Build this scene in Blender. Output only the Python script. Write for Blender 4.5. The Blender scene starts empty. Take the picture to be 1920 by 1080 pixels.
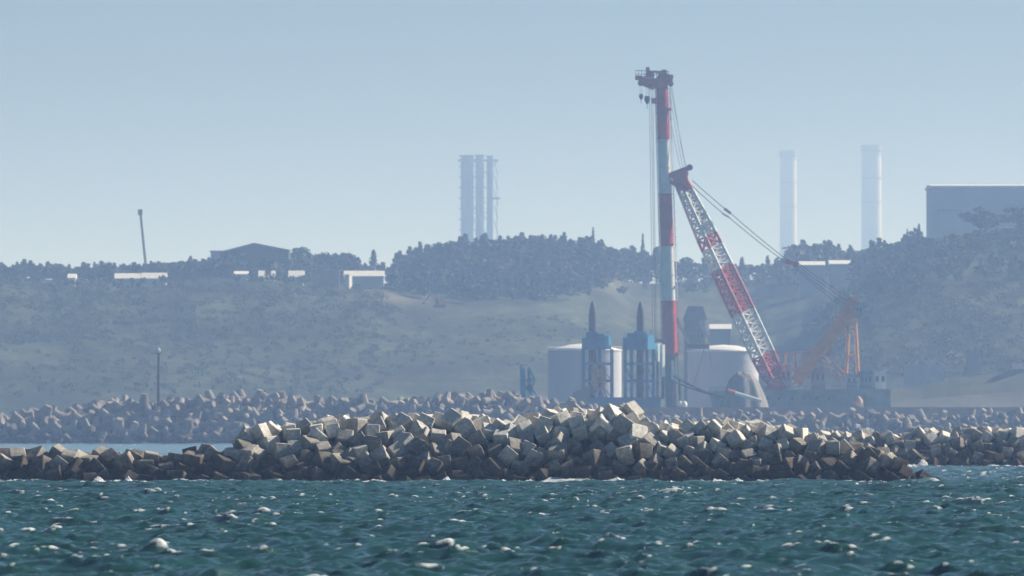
import bpy, bmesh, math, random
import numpy as np
from mathutils import Vector, Matrix, Quaternion, Euler

random.seed(7)
rng = np.random.default_rng(7)
scene = bpy.context.scene
C = scene.collection
R = math.radians

# ------------------------------------------------------------------ camera, sky, sun, exposure
F = 18000.0          # focal length in photo pixels (1920 wide)
YH = 803.0           # horizon row in the photo
CAMH = 3.93          # eye height above the sea
cam_data = bpy.data.cameras.new('camera')
cam = bpy.data.objects.new('camera', cam_data)
C.objects.link(cam)
cam.location = (0, 0, CAMH)
cam.rotation_euler = (R(90), 0, 0)
cam_data.sensor_width = 36.0
cam_data.lens = 36.0 * F / 1920.0
cam_data.shift_y = (YH - 540.0) / 1920.0
cam_data.clip_start = 5.0
cam_data.clip_end = 60000.0
cam_data.dof.use_dof = True
cam_data.dof.focus_distance = 620.0
cam_data.dof.aperture_fstop = 3.3
scene.camera = cam

SUN_AZ, SUN_EL = 61.0, 32.0     # degrees right of the view axis, above the horizon
world = bpy.data.worlds.new('World')
scene.world = world
world.use_nodes = True
wn, wl = world.node_tree.nodes, world.node_tree.links
wn.clear()
sky = wn.new('ShaderNodeTexSky')
sky.sky_type = 'NISHITA'
sky.sun_disc = False
sky.sun_elevation = R(SUN_EL)
sky.sun_rotation = R(SUN_AZ)
sky.altitude = 0
sky.air_density = 1.0
sky.dust_density = 0.6
sky.ozone_density = 3.0
bg = wn.new('ShaderNodeBackground')
bg.inputs['Strength'].default_value = 0.05
wo = wn.new('ShaderNodeOutputWorld')
tint = wn.new('ShaderNodeMix'); tint.data_type = 'RGBA'; tint.blend_type = 'MULTIPLY'
tint.inputs['Factor'].default_value = 1.0
tint.inputs[7].default_value = (0.28, 0.39, 0.55, 1)      # cool white balance of the photograph
wl.new(sky.outputs[0], tint.inputs[6])
wl.new(tint.outputs[2], bg.inputs['Color'])
wl.new(bg.outputs[0], wo.inputs['Surface'])

sun_data = bpy.data.lights.new('sun', 'SUN')
sun_data.energy = 5.0
sun_data.angle = R(0.5)
sun_data.color = (1.0, 0.94, 0.85)
sun = bpy.data.objects.new('sun', sun_data)
C.objects.link(sun)
to_sun = Vector((math.sin(R(SUN_AZ)) * math.cos(R(SUN_EL)), math.cos(R(SUN_AZ)) * math.cos(R(SUN_EL)), math.sin(R(SUN_EL))))
sun.rotation_euler = to_sun.to_track_quat('Z', 'Y').to_euler()
sun.location = (200, 900, 400)

scene.view_settings.view_transform = 'Standard'
scene.view_settings.look = 'None'
scene.view_settings.exposure = 0.72
scene.view_settings.gamma = 1.0
scene.view_settings.use_curve_mapping = False
scene.render.engine = 'CYCLES'
scene.cycles.use_denoising = True
scene.cycles.max_bounces = 5
scene.cycles.diffuse_bounces = 2
scene.cycles.glossy_bounces = 2
scene.cycles.transmission_bounces = 2
scene.cycles.volume_bounces = 1
scene.cycles.use_adaptive_sampling = True
scene.cycles.adaptive_threshold = 0.015

HAZE_DENSITY = 0.000145
HAZE_COLOR = (0.37, 0.57, 1.0)
HAZE_ANISO = 0.25

# ------------------------------------------------------------------ helpers
def P(px, py, d):
    """photo pixel at a distance -> world point"""
    return Vector(((px - 960.0) / F * d, d, CAMH + (YH - py) / F * d))

def X(px, d): return (px - 960.0) / F * d
def Z(py, d): return CAMH + (YH - py) / F * d

MATS = {}
def mat(name, col, rough=0.8, metal=0.0, var=0.15, scale=0.5, bump=0.0, objvar=0.0, spec=0.3, streak=1.0):
    if name in MATS: return MATS[name]
    m = bpy.data.materials.new(name); m.use_nodes = True
    n, l = m.node_tree.nodes, m.node_tree.links
    b = n['Principled BSDF']
    b.inputs['Roughness'].default_value = rough
    b.inputs['Metallic'].default_value = metal
    b.inputs['Specular IOR Level'].default_value = spec
    tc = n.new('ShaderNodeNewGeometry')
    mp = n.new('ShaderNodeMapping'); mp.inputs['Scale'].default_value = (1, 1, streak)
    l.new(tc.outputs['Position'], mp.inputs['Vector'])
    nz = n.new('ShaderNodeTexNoise'); nz.inputs['Scale'].default_value = scale
    nz.inputs['Detail'].default_value = 5; nz.inputs['Roughness'].default_value = 0.65
    l.new(mp.outputs[0], nz.inputs['Vector'])
    mr = n.new('ShaderNodeMapRange')
    mr.inputs['From Min'].default_value = 0.3; mr.inputs['From Max'].default_value = 0.7
    mr.inputs['To Min'].default_value = 1 - var; mr.inputs['To Max'].default_value = 1 + var
    l.new(nz.outputs[0], mr.inputs['Value'])
    val = mr.outputs[0]
    if objvar:
        oi = n.new('ShaderNodeObjectInfo')
        mo = n.new('ShaderNodeMapRange')
        mo.inputs['To Min'].default_value = 1 - objvar; mo.inputs['To Max'].default_value = 1 + objvar
        l.new(oi.outputs['Random'], mo.inputs['Value'])
        mu = n.new('ShaderNodeMath'); mu.operation = 'MULTIPLY'
        l.new(val, mu.inputs[0]); l.new(mo.outputs[0], mu.inputs[1]); val = mu.outputs[0]
    vm = n.new('ShaderNodeVectorMath'); vm.operation = 'SCALE'
    vm.inputs[0].default_value = col
    l.new(val, vm.inputs['Scale'])
    l.new(vm.outputs[0], b.inputs['Base Color'])
    if bump:
        bp = n.new('ShaderNodeBump'); bp.inputs['Strength'].default_value = bump
        bp.inputs['Distance'].default_value = 0.2
        l.new(nz.outputs[0], bp.inputs['Height']); l.new(bp.outputs[0], b.inputs['Normal'])
    MATS[name] = m
    return m

def tag(o, label=None, cat=None, group=None, kind=None):
    if label: o['label'] = label
    if cat: o['category'] = cat
    if group: o['group'] = group
    if kind: o['kind'] = kind
    return o

def empty(name, loc, label=None, cat=None, group=None):
    o = bpy.data.objects.new(name, None)
    o.empty_display_size = 1
    o.location = loc
    C.objects.link(o)
    return tag(o, label, cat, group)

def world_origin(o):
    p = Vector((0, 0, 0))
    while o is not None:
        p += o.location; o = o.parent
    return p

class MB:
    def __init__(self):
        self.v = []; self.f = []; self.mi = []; self.m = 0
    def mat(self, i): self.m = i; return self
    def add(self, vs, fs):
        b = len(self.v)
        self.v.extend([tuple(x) for x in vs])
        for f in fs:
            self.f.append([b + i for i in f]); self.mi.append(self.m)
        return self
    def box(self, lo, hi):
        x0, y0, z0 = lo; x1, y1, z1 = hi
        return self.add([(x0,y0,z0),(x1,y0,z0),(x1,y1,z0),(x0,y1,z0),(x0,y0,z1),(x1,y0,z1),(x1,y1,z1),(x0,y1,z1)],
                        [(0,3,2,1),(4,5,6,7),(0,1,5,4),(1,2,6,5),(2,3,7,6),(3,0,4,7)])
    def cbox(self, c, s):
        return self.box((c[0]-s[0]/2, c[1]-s[1]/2, c[2]-s[2]/2), (c[0]+s[0]/2, c[1]+s[1]/2, c[2]+s[2]/2))
    def tube(self, p, q, r0, r1=None, n=8):
        r1 = r0 if r1 is None else r1
        p, q = Vector(p), Vector(q)
        d = (q - p)
        if d.length < 1e-6: return self
        d.normalize()
        a = d.orthogonal().normalized(); b = d.cross(a)
        vs = []
        for (c, r) in ((p, r0), (q, r1)):
            for i in range(n):
                t = 2 * math.pi * i / n
                vs.append(c + a * (r * math.cos(t)) + b * (r * math.sin(t)))
        fs = [(i, (i+1) % n, n + (i+1) % n, n + i) for i in range(n)]
        fs.append(tuple(range(n-1, -1, -1))); fs.append(tuple(range(n, 2*n)))
        return self.add(vs, fs)
    def beam(self, p, q, w, h=None, side=None):
        """rectangular bar from p to q, width w along `side`, height h across"""
        h = w if h is None else h
        p, q = Vector(p), Vector(q)
        d = (q - p).normalized()
        s = Vector(side) if side is not None else Vector((0, 1, 0))
        s = s - d * s.dot(d)
        if s.length < 1e-4: s = d.orthogonal()
        s.normalize(); t = d.cross(s)
        vs = []
        for c in (p, q):
            for (a, b) in ((-1,-1),(1,-1),(1,1),(-1,1)):
                vs.append(c + s*(a*w/2) + t*(b*h/2))
        return self.add(vs, [(0,3,2,1),(4,5,6,7),(0,1,5,4),(1,2,6,5),(2,3,7,6),(3,0,4,7)])
    def lathe(self, c, prof, n=16, axis=None):
        """profile [(r, z)] revolved about the vertical through c"""
        c = Vector(c); vs = []; fs = []
        for (r, z) in prof:
            for i in range(n):
                t = 2*math.pi*i/n
                vs.append((c.x + r*math.cos(t), c.y + r*math.sin(t), c.z + z))
        for k in range(len(prof)-1):
            for i in range(n):
                j = (i+1) % n
                fs.append((k*n+i, k*n+j, (k+1)*n+j, (k+1)*n+i))
        fs.append(tuple(range(n-1, -1, -1))); m = (len(prof)-1)*n
        fs.append(tuple(range(m, m+n)))
        return self.add(vs, fs)
    def disc(self, c, r, th, n=14):
        """sheave: disc with its axle along y"""
        return self.tube((c[0], c[1]-th/2, c[2]), (c[0], c[1]+th/2, c[2]), r, r, n)
    def build(self, name, mats, parent=None, smooth=False):
        me = bpy.data.meshes.new(name)
        o = bpy.data.objects.new(name, me)
        off = Vector((0, 0, 0))
        if parent is not None:
            o.parent = parent; off = world_origin(parent)
        me.from_pydata([(v[0]-off.x, v[1]-off.y, v[2]-off.z) for v in self.v], [], self.f)
        if not isinstance(mats, (list, tuple)): mats = [mats]
        for m in mats: me.materials.append(m)
        if len(mats) > 1: me.polygons.foreach_set('material_index', self.mi)
        if smooth: me.polygons.foreach_set('use_smooth', [True]*len(me.polygons))
        me.update()
        C.objects.link(o)
        return o

def np_mesh(name, verts, quads, mats, smooth=True):
    me = bpy.data.meshes.new(name)
    verts = np.asarray(verts, dtype=np.float32); quads = np.asarray(quads, dtype=np.int32)
    k = quads.shape[1]
    me.vertices.add(len(verts)); me.vertices.foreach_set('co', verts.ravel())
    me.loops.add(quads.size); me.loops.foreach_set('vertex_index', quads.ravel())
    me.polygons.add(len(quads))
    me.polygons.foreach_set('loop_start', np.arange(0, quads.size, k, dtype=np.int32))
    if smooth: me.polygons.foreach_set('use_smooth', np.ones(len(quads), dtype=bool))
    for m in (mats if isinstance(mats, (list, tuple)) else [mats]): me.materials.append(m)
    me.update(calc_edges=True)
    o = bpy.data.objects.new(name, me); C.objects.link(o)
    return o

def grid_quads(nr, nc):
    i = np.arange(nr-1)[:, None]*nc + np.arange(nc-1)[None, :]
    return np.stack([i, i+1, i+nc+1, i+nc], -1).reshape(-1, 4)

_VN = {}
def vnoise(x, y, scale, seed):
    """smooth value noise in [-1, 1]"""
    if seed not in _VN: _VN[seed] = np.random.default_rng(seed).uniform(-1, 1, (256, 256))
    g = _VN[seed]
    u, v = np.asarray(x)/scale + 500.3, np.asarray(y)/scale + 700.7
    i, j = np.floor(u).astype(int), np.floor(v).astype(int)
    fu, fv = u-i, v-j
    fu = fu*fu*(3-2*fu); fv = fv*fv*(3-2*fv)
    i0, i1, j0, j1 = i % 256, (i+1) % 256, j % 256, (j+1) % 256
    return (g[i0,j0]*(1-fu)+g[i1,j0]*fu)*(1-fv) + (g[i0,j1]*(1-fu)+g[i1,j1]*fu)*fv

# ------------------------------------------------------------------ materials
def concrete_block_mat(name, top, low, zlo, zhi, k=1.0):
    """pale concrete, browned and wet towards the tide line; low tone of the cubes also paints in shade"""
    m = bpy.data.materials.new(name); m.use_nodes = True
    n, l = m.node_tree.nodes, m.node_tree.links
    b = n['Principled BSDF']; b.inputs['Roughness'].default_value = 0.9
    b.inputs['Specular IOR Level'].default_value = 0.15
    g = n.new('ShaderNodeNewGeometry')
    sx = n.new('ShaderNodeSeparateXYZ'); l.new(g.outputs['Position'], sx.inputs[0])
    nz = n.new('ShaderNodeTexNoise'); nz.inputs['Scale'].default_value = 0.55/k; nz.inputs['Detail'].default_value = 6
    nz.inputs['Roughness'].default_value = 0.7
    l.new(g.outputs['Position'], nz.inputs['Vector'])
    oi = n.new('ShaderNodeObjectInfo')
    ad = n.new('ShaderNodeMath'); ad.operation = 'MULTIPLY_ADD'
    l.new(nz.outputs[0], ad.inputs[0]); ad.inputs[1].default_value = 5.0*k; l.new(sx.outputs['Z'], ad.inputs[2])
    ad2 = n.new('ShaderNodeMath'); ad2.operation = 'MULTIPLY_ADD'
    l.new(oi.outputs['Random'], ad2.inputs[0]); ad2.inputs[1].default_value = 2.2*k; l.new(ad.outputs[0], ad2.inputs[2])
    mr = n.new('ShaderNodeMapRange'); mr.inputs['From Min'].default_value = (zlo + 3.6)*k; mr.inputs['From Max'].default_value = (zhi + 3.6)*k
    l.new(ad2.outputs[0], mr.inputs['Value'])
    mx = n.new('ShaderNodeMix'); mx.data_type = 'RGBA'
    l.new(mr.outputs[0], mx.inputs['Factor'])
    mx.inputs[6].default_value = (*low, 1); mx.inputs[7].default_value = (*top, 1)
    # wet dark foot
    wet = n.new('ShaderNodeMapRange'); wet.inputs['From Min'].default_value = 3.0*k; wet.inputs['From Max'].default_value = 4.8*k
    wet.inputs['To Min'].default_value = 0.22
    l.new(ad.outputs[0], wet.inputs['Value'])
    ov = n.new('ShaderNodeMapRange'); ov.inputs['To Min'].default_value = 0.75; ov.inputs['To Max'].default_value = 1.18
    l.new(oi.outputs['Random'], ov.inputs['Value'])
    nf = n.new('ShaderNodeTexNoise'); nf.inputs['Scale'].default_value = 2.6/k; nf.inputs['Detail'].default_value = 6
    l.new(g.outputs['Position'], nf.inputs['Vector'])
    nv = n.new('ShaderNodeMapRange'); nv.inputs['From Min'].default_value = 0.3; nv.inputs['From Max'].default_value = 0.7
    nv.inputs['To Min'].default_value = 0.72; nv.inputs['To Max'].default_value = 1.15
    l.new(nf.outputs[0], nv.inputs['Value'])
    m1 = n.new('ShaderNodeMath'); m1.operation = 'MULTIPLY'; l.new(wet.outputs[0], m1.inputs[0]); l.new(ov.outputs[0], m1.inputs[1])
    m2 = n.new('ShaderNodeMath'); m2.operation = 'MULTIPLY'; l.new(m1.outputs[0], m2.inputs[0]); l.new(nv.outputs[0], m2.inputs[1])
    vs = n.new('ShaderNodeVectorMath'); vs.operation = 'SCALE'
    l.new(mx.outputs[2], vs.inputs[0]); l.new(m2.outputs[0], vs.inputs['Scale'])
    l.new(vs.outputs[0], b.inputs['Base Color'])
    bp = n.new('ShaderNodeBump'); bp.inputs['Strength'].default_value = 0.35; bp.inputs['Distance'].default_value = 0.08
    l.new(nf.outputs[0], bp.inputs['Height']); l.new(bp.outputs[0], b.inputs['Normal'])
    return m

M_block = concrete_block_mat('block_concrete', (0.68, 0.645, 0.57), (0.125, 0.103, 0.078), 2.0, 6.3, 0.67)  # low tone deepened and carried up the mound to paint in its shaded front
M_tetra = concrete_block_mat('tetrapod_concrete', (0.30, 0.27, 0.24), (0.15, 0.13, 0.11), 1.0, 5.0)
M_rubble = mat('rubble_dark', (0.05, 0.05, 0.05), 0.95, var=0.4, scale=0.8, bump=0.6)  # toned near black so the gaps between the blocks read as deep shade
M_red = mat('paint_red', (0.55, 0.045, 0.035), 0.55, var=0.25, scale=0.35)
M_redd = mat('paint_red_worn', (0.66, 0.065, 0.04), 0.6, var=0.35, scale=0.5)
M_white = mat('paint_white', (0.78, 0.78, 0.76), 0.55, var=0.12, scale=0.4)
M_orange = mat('paint_orange', (0.55, 0.15, 0.04), 0.6, var=0.25, scale=0.4)
M_brown = mat('paint_rust_orange', (0.82, 0.28, 0.09), 0.7, var=0.3, scale=0.4)
M_yellow = mat('paint_yellow', (0.80, 0.38, 0.08), 0.55, var=0.15)
M_blue = mat('paint_blue', (0.035, 0.20, 0.40), 0.5, var=0.2, scale=0.4)
M_cyan = mat('lightened_blue', (0.06, 0.36, 0.60), 0.5, var=0.15, scale=0.4)  # lighter copy of the blue, carries sunlight on the tower head ends
M_spud = mat('spud_steel', (0.035, 0.032, 0.045), 0.6, var=0.35, scale=0.4)
M_steel = mat('dark_steel', (0.05, 0.055, 0.065), 0.6, var=0.3)
M_cable = mat('cable_steel', (0.045, 0.05, 0.055), 0.7, var=0.1)
M_hull = mat('hull_paint', (0.30, 0.31, 0.31), 0.7, var=0.35, scale=0.25)
M_grey = mat('grey_cladding', (0.30, 0.36, 0.38), 0.8, var=0.08, scale=0.2)
M_greyd = mat('dark_louvre', (0.15, 0.17, 0.19), 0.8)
M_tank = mat('tank_side', (0.46, 0.47, 0.51), 0.7, var=0.08, scale=0.15, streak=0.2)
M_roofw = mat('white_roof', (0.80, 0.80, 0.78), 0.6, var=0.06)
M_conc = mat('plain_concrete', (0.36, 0.34, 0.32), 0.9, var=0.2, scale=0.3, bump=0.2)
M_chim = mat('chimney_concrete', (0.50, 0.50, 0.48), 0.85, var=0.06, scale=0.1)
M_sand = mat('grey_aggregate', (0.24, 0.23, 0.22), 0.95, var=0.25, scale=0.8, bump=0.6)
M_glass = mat('window_glass', (0.03, 0.04, 0.05), 0.12, var=0.05, spec=0.6)
M_bark = mat('bark', (0.07, 0.055, 0.045), 0.95)
M_foam = mat('foam_white', (0.82, 0.84, 0.85), 0.9, var=0.06, scale=3.0)
M_leaf = [mat('leaf_pine', (0.030, 0.048, 0.030), 0.75, var=0.55, scale=0.13, objvar=0.2),
          mat('leaf_broad', (0.042, 0.066, 0.032), 0.75, var=0.55, scale=0.13, objvar=0.22)]
M_scrub = mat('scrub_leaf', (0.055, 0.076, 0.042), 0.9, var=0.4, scale=0.08)

def ground_mat():
    m = bpy.data.materials.new('hillside'); m.use_nodes = True
    n, l = m.node_tree.nodes, m.node_tree.links
    b = n['Principled BSDF']; b.inputs['Roughness'].default_value = 0.95; b.inputs['Specular IOR Level'].default_value = 0.1
    g = n.new('ShaderNodeNewGeometry')
    n1 = n.new('ShaderNodeTexNoise'); n1.inputs['Scale'].default_value = 0.028; n1.inputs['Detail'].default_value = 7; n1.inputs['Roughness'].default_value = 0.62
    n2 = n.new('ShaderNodeTexNoise'); n2.inputs['Scale'].default_value = 0.14; n2.inputs['Detail'].default_value = 6; n2.inputs['Roughness'].default_value = 0.7
    mp = n.new('ShaderNodeMapping'); mp.inputs['Scale'].default_value = (1.0, 0.28, 1.0)
    l.new(g.outputs['Position'], mp.inputs['Vector'])
    l.new(mp.outputs[0], n1.inputs['Vector']); l.new(mp.outputs[0], n2.inputs['Vector'])
    r1 = n.new('ShaderNodeValToRGB')
    e = r1.color_ramp.elements
    e[0].position = 0.36; e[0].color = (0.014, 0.022, 0.015, 1)
    e[1].position = 0.66; e[1].color = (0.062, 0.082, 0.046, 1)
    k = r1.color_ramp.elements.new(0.52); k.color = (0.036, 0.048, 0.028, 1)
    l.new(n1.outputs[0], r1.inputs[0])
    r2 = n.new('ShaderNodeMapRange'); r2.inputs['From Min'].default_value = 0.3; r2.inputs['From Max'].default_value = 0.7
    r2.inputs['To Min'].default_value = 0.35; r2.inputs['To Max'].default_value = 1.65
    l.new(n2.outputs[0], r2.inputs['Value'])
    vs = n.new('ShaderNodeVectorMath'); vs.operation = 'SCALE'
    l.new(r1.outputs[0], vs.inputs[0]); l.new(r2.outputs[0], vs.inputs['Scale'])
    at = n.new('ShaderNodeAttribute'); at.attribute_name = 'bare'
    mx = n.new('ShaderNodeMix'); mx.data_type = 'RGBA'
    l.new(at.outputs['Fac'], mx.inputs['Factor'])
    l.new(vs.outputs[0], mx.inputs[6]); mx.inputs[7].default_value = (0.19, 0.165, 0.14, 1)
    l.new(mx.outputs[2], b.inputs['Base Color'])
    bp = n.new('ShaderNodeBump'); bp.inputs['Strength'].default_value = 0.8; bp.inputs['Distance'].default_value = 2.0
    l.new(n2.outputs[0], bp.inputs['Height']); l.new(bp.outputs[0], b.inputs['Normal'])
    return m

def sea_mat():
    m = bpy.data.materials.new('sea_water'); m.use_nodes = True
    n, l = m.node_tree.nodes, m.node_tree.links
    b = n['Principled BSDF']
    b.inputs['Roughness'].default_value = 0.16
    b.inputs['IOR'].default_value = 1.33
    g = n.new('ShaderNodeNewGeometry')
    # green body colour, murkier and paler where the water is churned
    n0 = n.new('ShaderNodeTexNoise'); n0.inputs['Scale'].default_value = 0.05; n0.inputs['Detail'].default_value = 4
    l.new(g.outputs['Position'], n0.inputs['Vector'])
    body = n.new('ShaderNodeValToRGB'); e = body.color_ramp.elements
    e[0].position = 0.35; e[0].color = (0.010, 0.058, 0.042, 1)
    e[1].position = 0.68; e[1].color = (0.016, 0.082, 0.076, 1)
    l.new(n0.outputs[0], body.inputs[0])
    aer = n.new('ShaderNodeAttribute'); aer.attribute_name = 'churn'
    mxa = n.new('ShaderNodeMix'); mxa.data_type = 'RGBA'
    l.new(aer.outputs['Fac'], mxa.inputs['Factor']); l.new(body.outputs[0], mxa.inputs[6]); mxa.inputs[7].default_value = (0.07, 0.16, 0.18, 1)
    l.new(mxa.outputs[2], b.inputs['Base Color'])
    mp = n.new('ShaderNodeMapping'); mp.inputs['Scale'].default_value = (1.0, 0.5, 1.0)
    l.new(g.outputs['Position'], mp.inputs['Vector'])
    nb = n.new('ShaderNodeTexNoise'); nb.inputs['Scale'].default_value = 2.7; nb.inputs['Detail'].default_value = 9; nb.inputs['Roughness'].default_value = 0.72
    l.new(mp.outputs[0], nb.inputs['Vector'])
    bp = n.new('ShaderNodeBump'); bp.inputs['Strength'].default_value = 0.9; bp.inputs['Distance'].default_value = 0.11
    l.new(nb.outputs[0], bp.inputs['Height']); l.new(bp.outputs[0], b.inputs['Normal'])
    fo = n.new('ShaderNodeBsdfPrincipled'); fo.inputs['Base Color'].default_value = (0.62, 0.66, 0.66, 1); fo.inputs['Roughness'].default_value = 0.9
    at = n.new('ShaderNodeAttribute'); at.attribute_name = 'foam'
    nf = n.new('ShaderNodeTexNoise'); nf.inputs['Scale'].default_value = 4.2; nf.inputs['Detail'].default_value = 8; nf.inputs['Roughness'].default_value = 0.85
    mf = n.new('ShaderNodeMapping'); mf.inputs['Scale'].default_value = (0.55, 1.2, 1.0)
    l.new(g.outputs['Position'], mf.inputs['Vector']); l.new(mf.outputs[0], nf.inputs['Vector'])
    # threshold: the foam value eats into the noise
    su = n.new('ShaderNodeMath'); su.operation = 'MULTIPLY_ADD'
    l.new(at.outputs['Fac'], su.inputs[0]); su.inputs[1].default_value = 0.39; l.new(nf.outputs[0], su.inputs[2])
    th = n.new('ShaderNodeMapRange'); th.inputs['From Min'].default_value = 0.66; th.inputs['From Max'].default_value = 0.95
    l.new(su.outputs[0], th.inputs['Value'])
    mix = n.new('ShaderNodeMixShader')
    l.new(th.outputs[0], mix.inputs[0]); l.new(b.outputs[0], mix.inputs[1]); l.new(fo.outputs[0], mix.inputs[2])
    out = n['Material Output']; l.new(mix.outputs[0], out.inputs['Surface'])
    return m

# ------------------------------------------------------------------ the sea: wind waves from a directional spectrum
def ocean_tile(N, L, V, wdir, seed, hs, lmin, spread=2.0):
    r = np.random.default_rng(seed)
    k1 = 2*np.pi*np.fft.fftfreq(N, L/N)
    kx, ky = np.meshgrid(k1, k1, indexing='ij')
    k = np.hypot(kx, ky); k[0, 0] = 1e-6
    Lp = V*V/9.81
    c = (kx*wdir[0] + ky*wdir[1])/k
    ph = np.exp(-1/(k*Lp)**2)/k**4*np.abs(c)**spread*np.where(c < 0, 0.15, 1.0)*np.exp(-(k*lmin)**2)
    ph[0, 0] = 0
    h0 = (r.normal(size=(N, N)) + 1j*r.normal(size=(N, N)))*np.sqrt(ph/2)
    h = np.real(np.fft.ifft2(h0))
    s = hs/(4*h.std())
    h0 = h0*s
    h = h*s
    dx = np.real(np.fft.ifft2(-1j*kx/k*h0)); dy = np.real(np.fft.ifft2(-1j*ky/k*h0))
    st = L/N
    def gr(a, ax): return (np.roll(a, -1, ax) - np.roll(a, 1, ax))/(2*st)
    lam = -1.0
    J = (1+lam*gr(dx, 0))*(1+lam*gr(dy, 1)) - (lam*gr(dx, 1))*(lam*gr(dy, 0))
    return dict(N=N, L=L, h=h, dx=dx, dy=dy, J=J)

def samp(t, key, x, y, rot=0.0):
    c, s = math.cos(rot), math.sin(rot)
    u = (c*x + s*y)/t['L']*t['N']; v = (-s*x + c*y)/t['L']*t['N']
    i, j = np.floor(u).astype(int), np.floor(v).astype(int); fu, fv = u-i, v-j
    N = t['N']; a = t[key]; i0, i1, j0, j1 = i % N, (i+1) % N, j % N, (j+1) % N
    return (a[i0,j0]*(1-fu)+a[i1,j0]*fu)*(1-fv) + (a[i0,j1]*(1-fu)+a[i1,j1]*fu)*fv

D_NEAR = 692.0      # distance of the near breakwater's water line
D_REAR = 970.0
D_FAR = 2470.0

def build_sea():
    rows = np.concatenate([[-3000, -800, 0, 120, 190], np.arange(232, 708, 0.34), np.arange(708, 982, 1.2),
                           np.geomspace(983, 3400, 180)])
    tt = np.linspace(-0.0615, 0.0615, 350)
    edge = np.array([0.075, 0.1, 0.16, 0.3, 0.7, 2.0])
    tt = np.concatenate([-edge[::-1], tt, edge])
    D, T = np.meshgrid(rows, tt, indexing='ij')
    x = T*np.maximum(D, 232.0)
    x = np.where(np.abs(T) > 1.5, np.sign(T)*7000.0, x)
    y = D.copy()
    fine = ((np.abs(T) < 0.062) & (D > 230)).astype(float)
    a = R(-62); w1 = (math.sin(a), math.cos(a))
    t1 = ocean_tile(1024, 127.0, 3.4, (-0.80, -0.60), 3, 0.44, 0.07, 2.0)
    t2 = ocean_tile(512, 41.0, 1.8, (-0.45, -0.9), 5, 0.27, 0.055, 1.0)
    h1, h2 = samp(t1, 'h', x, y), samp(t2, 'h', x, y, 0.3)
    amp = fine*np.where(D > 1000, 0.7, 1.0)
    z = (h1*0.95 + h2)*amp
    px_ = x - (samp(t1, 'dx', x, y)*0.8 + 0.4*samp(t2, 'dx', x, y, 0.3))*amp
    py_ = y - (samp(t1, 'dy', x, y)*0.8 + 0.4*samp(t2, 'dy', x, y, 0.3))*amp
    J = samp(t1, 'J', x, y) + 0.25*(samp(t2, 'J', x, y, 0.3)-1)
    gate = 0.5 + 0.5*vnoise(x, y, 11.0, 11)
    gate2 = 0.5 + 0.5*vnoise(x, y, 3.4, 12)
    J2 = J - 0.30*gate - 0.12*gate2
    sel = (fine > 0)
    q0, q1, q2 = np.quantile(J2[sel], [0.0004, 0.008, 0.12])
    foam = 1.15*np.clip((q1-J2)/(q1-q0), 0, 1)**.8 + 0.20*np.clip((q2-J2)/(q2-q1), 0, 1)  # weak second term: micro foam specks that also paint in fine glitter
    # surf along the breakwaters
    def surf(front, x0, x1, depth):
        inx = ((x > x0) & (x < x1)).astype(float)
        dd = front - y
        return inx*np.exp(-np.clip(dd, 0, None)/depth)*(dd > -6)
    s_near = surf(D_NEAR+0.5, -80, X(1760, D_NEAR), 5.0)
    s_rear = surf(D_REAR+0.5, X(1500, D_REAR), 200, 5.5)
    s_far = surf(D_FAR, -200, 60, 14.0)
    nzz = 0.5+0.5*vnoise(x, y, 2.0, 21); nz2 = 0.5+0.5*vnoise(x, y, 6.0, 22)
    foam = np.maximum(foam, s_near*np.clip(nzz*1.3*nz2*1.9, 0, 1)*1.8)
    foam = np.maximum(foam, s_rear*np.clip(nzz*1.4*nz2*1.8, 0, 1)*1.9)
    foam = np.maximum(foam, s_far*0.35)
    churn = np.clip(np.maximum.reduce([surf(D_NEAR+2, -80, 80, 16.0)*(0.45+0.55*nz2), surf(D_REAR+2, 0, 200, 90.0)*0.9*(D > 712), 0.8*(D > 1500)*(D < 2500)]), 0, 1)*fine
    o = np_mesh('sea', np.stack([px_, py_, z], -1).reshape(-1, 3), grid_quads(*D.shape), sea_mat())
    for nm, arr in (('foam', foam*fine), ('churn', churn)):
        at = o.data.attributes.new(nm, 'FLOAT', 'POINT')
        at.data.foreach_set('value', arr.astype(np.float32).ravel())
    tag(o, 'choppy green sea with whitecaps', 'sea', kind='structure')
    return o
build_sea()

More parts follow.
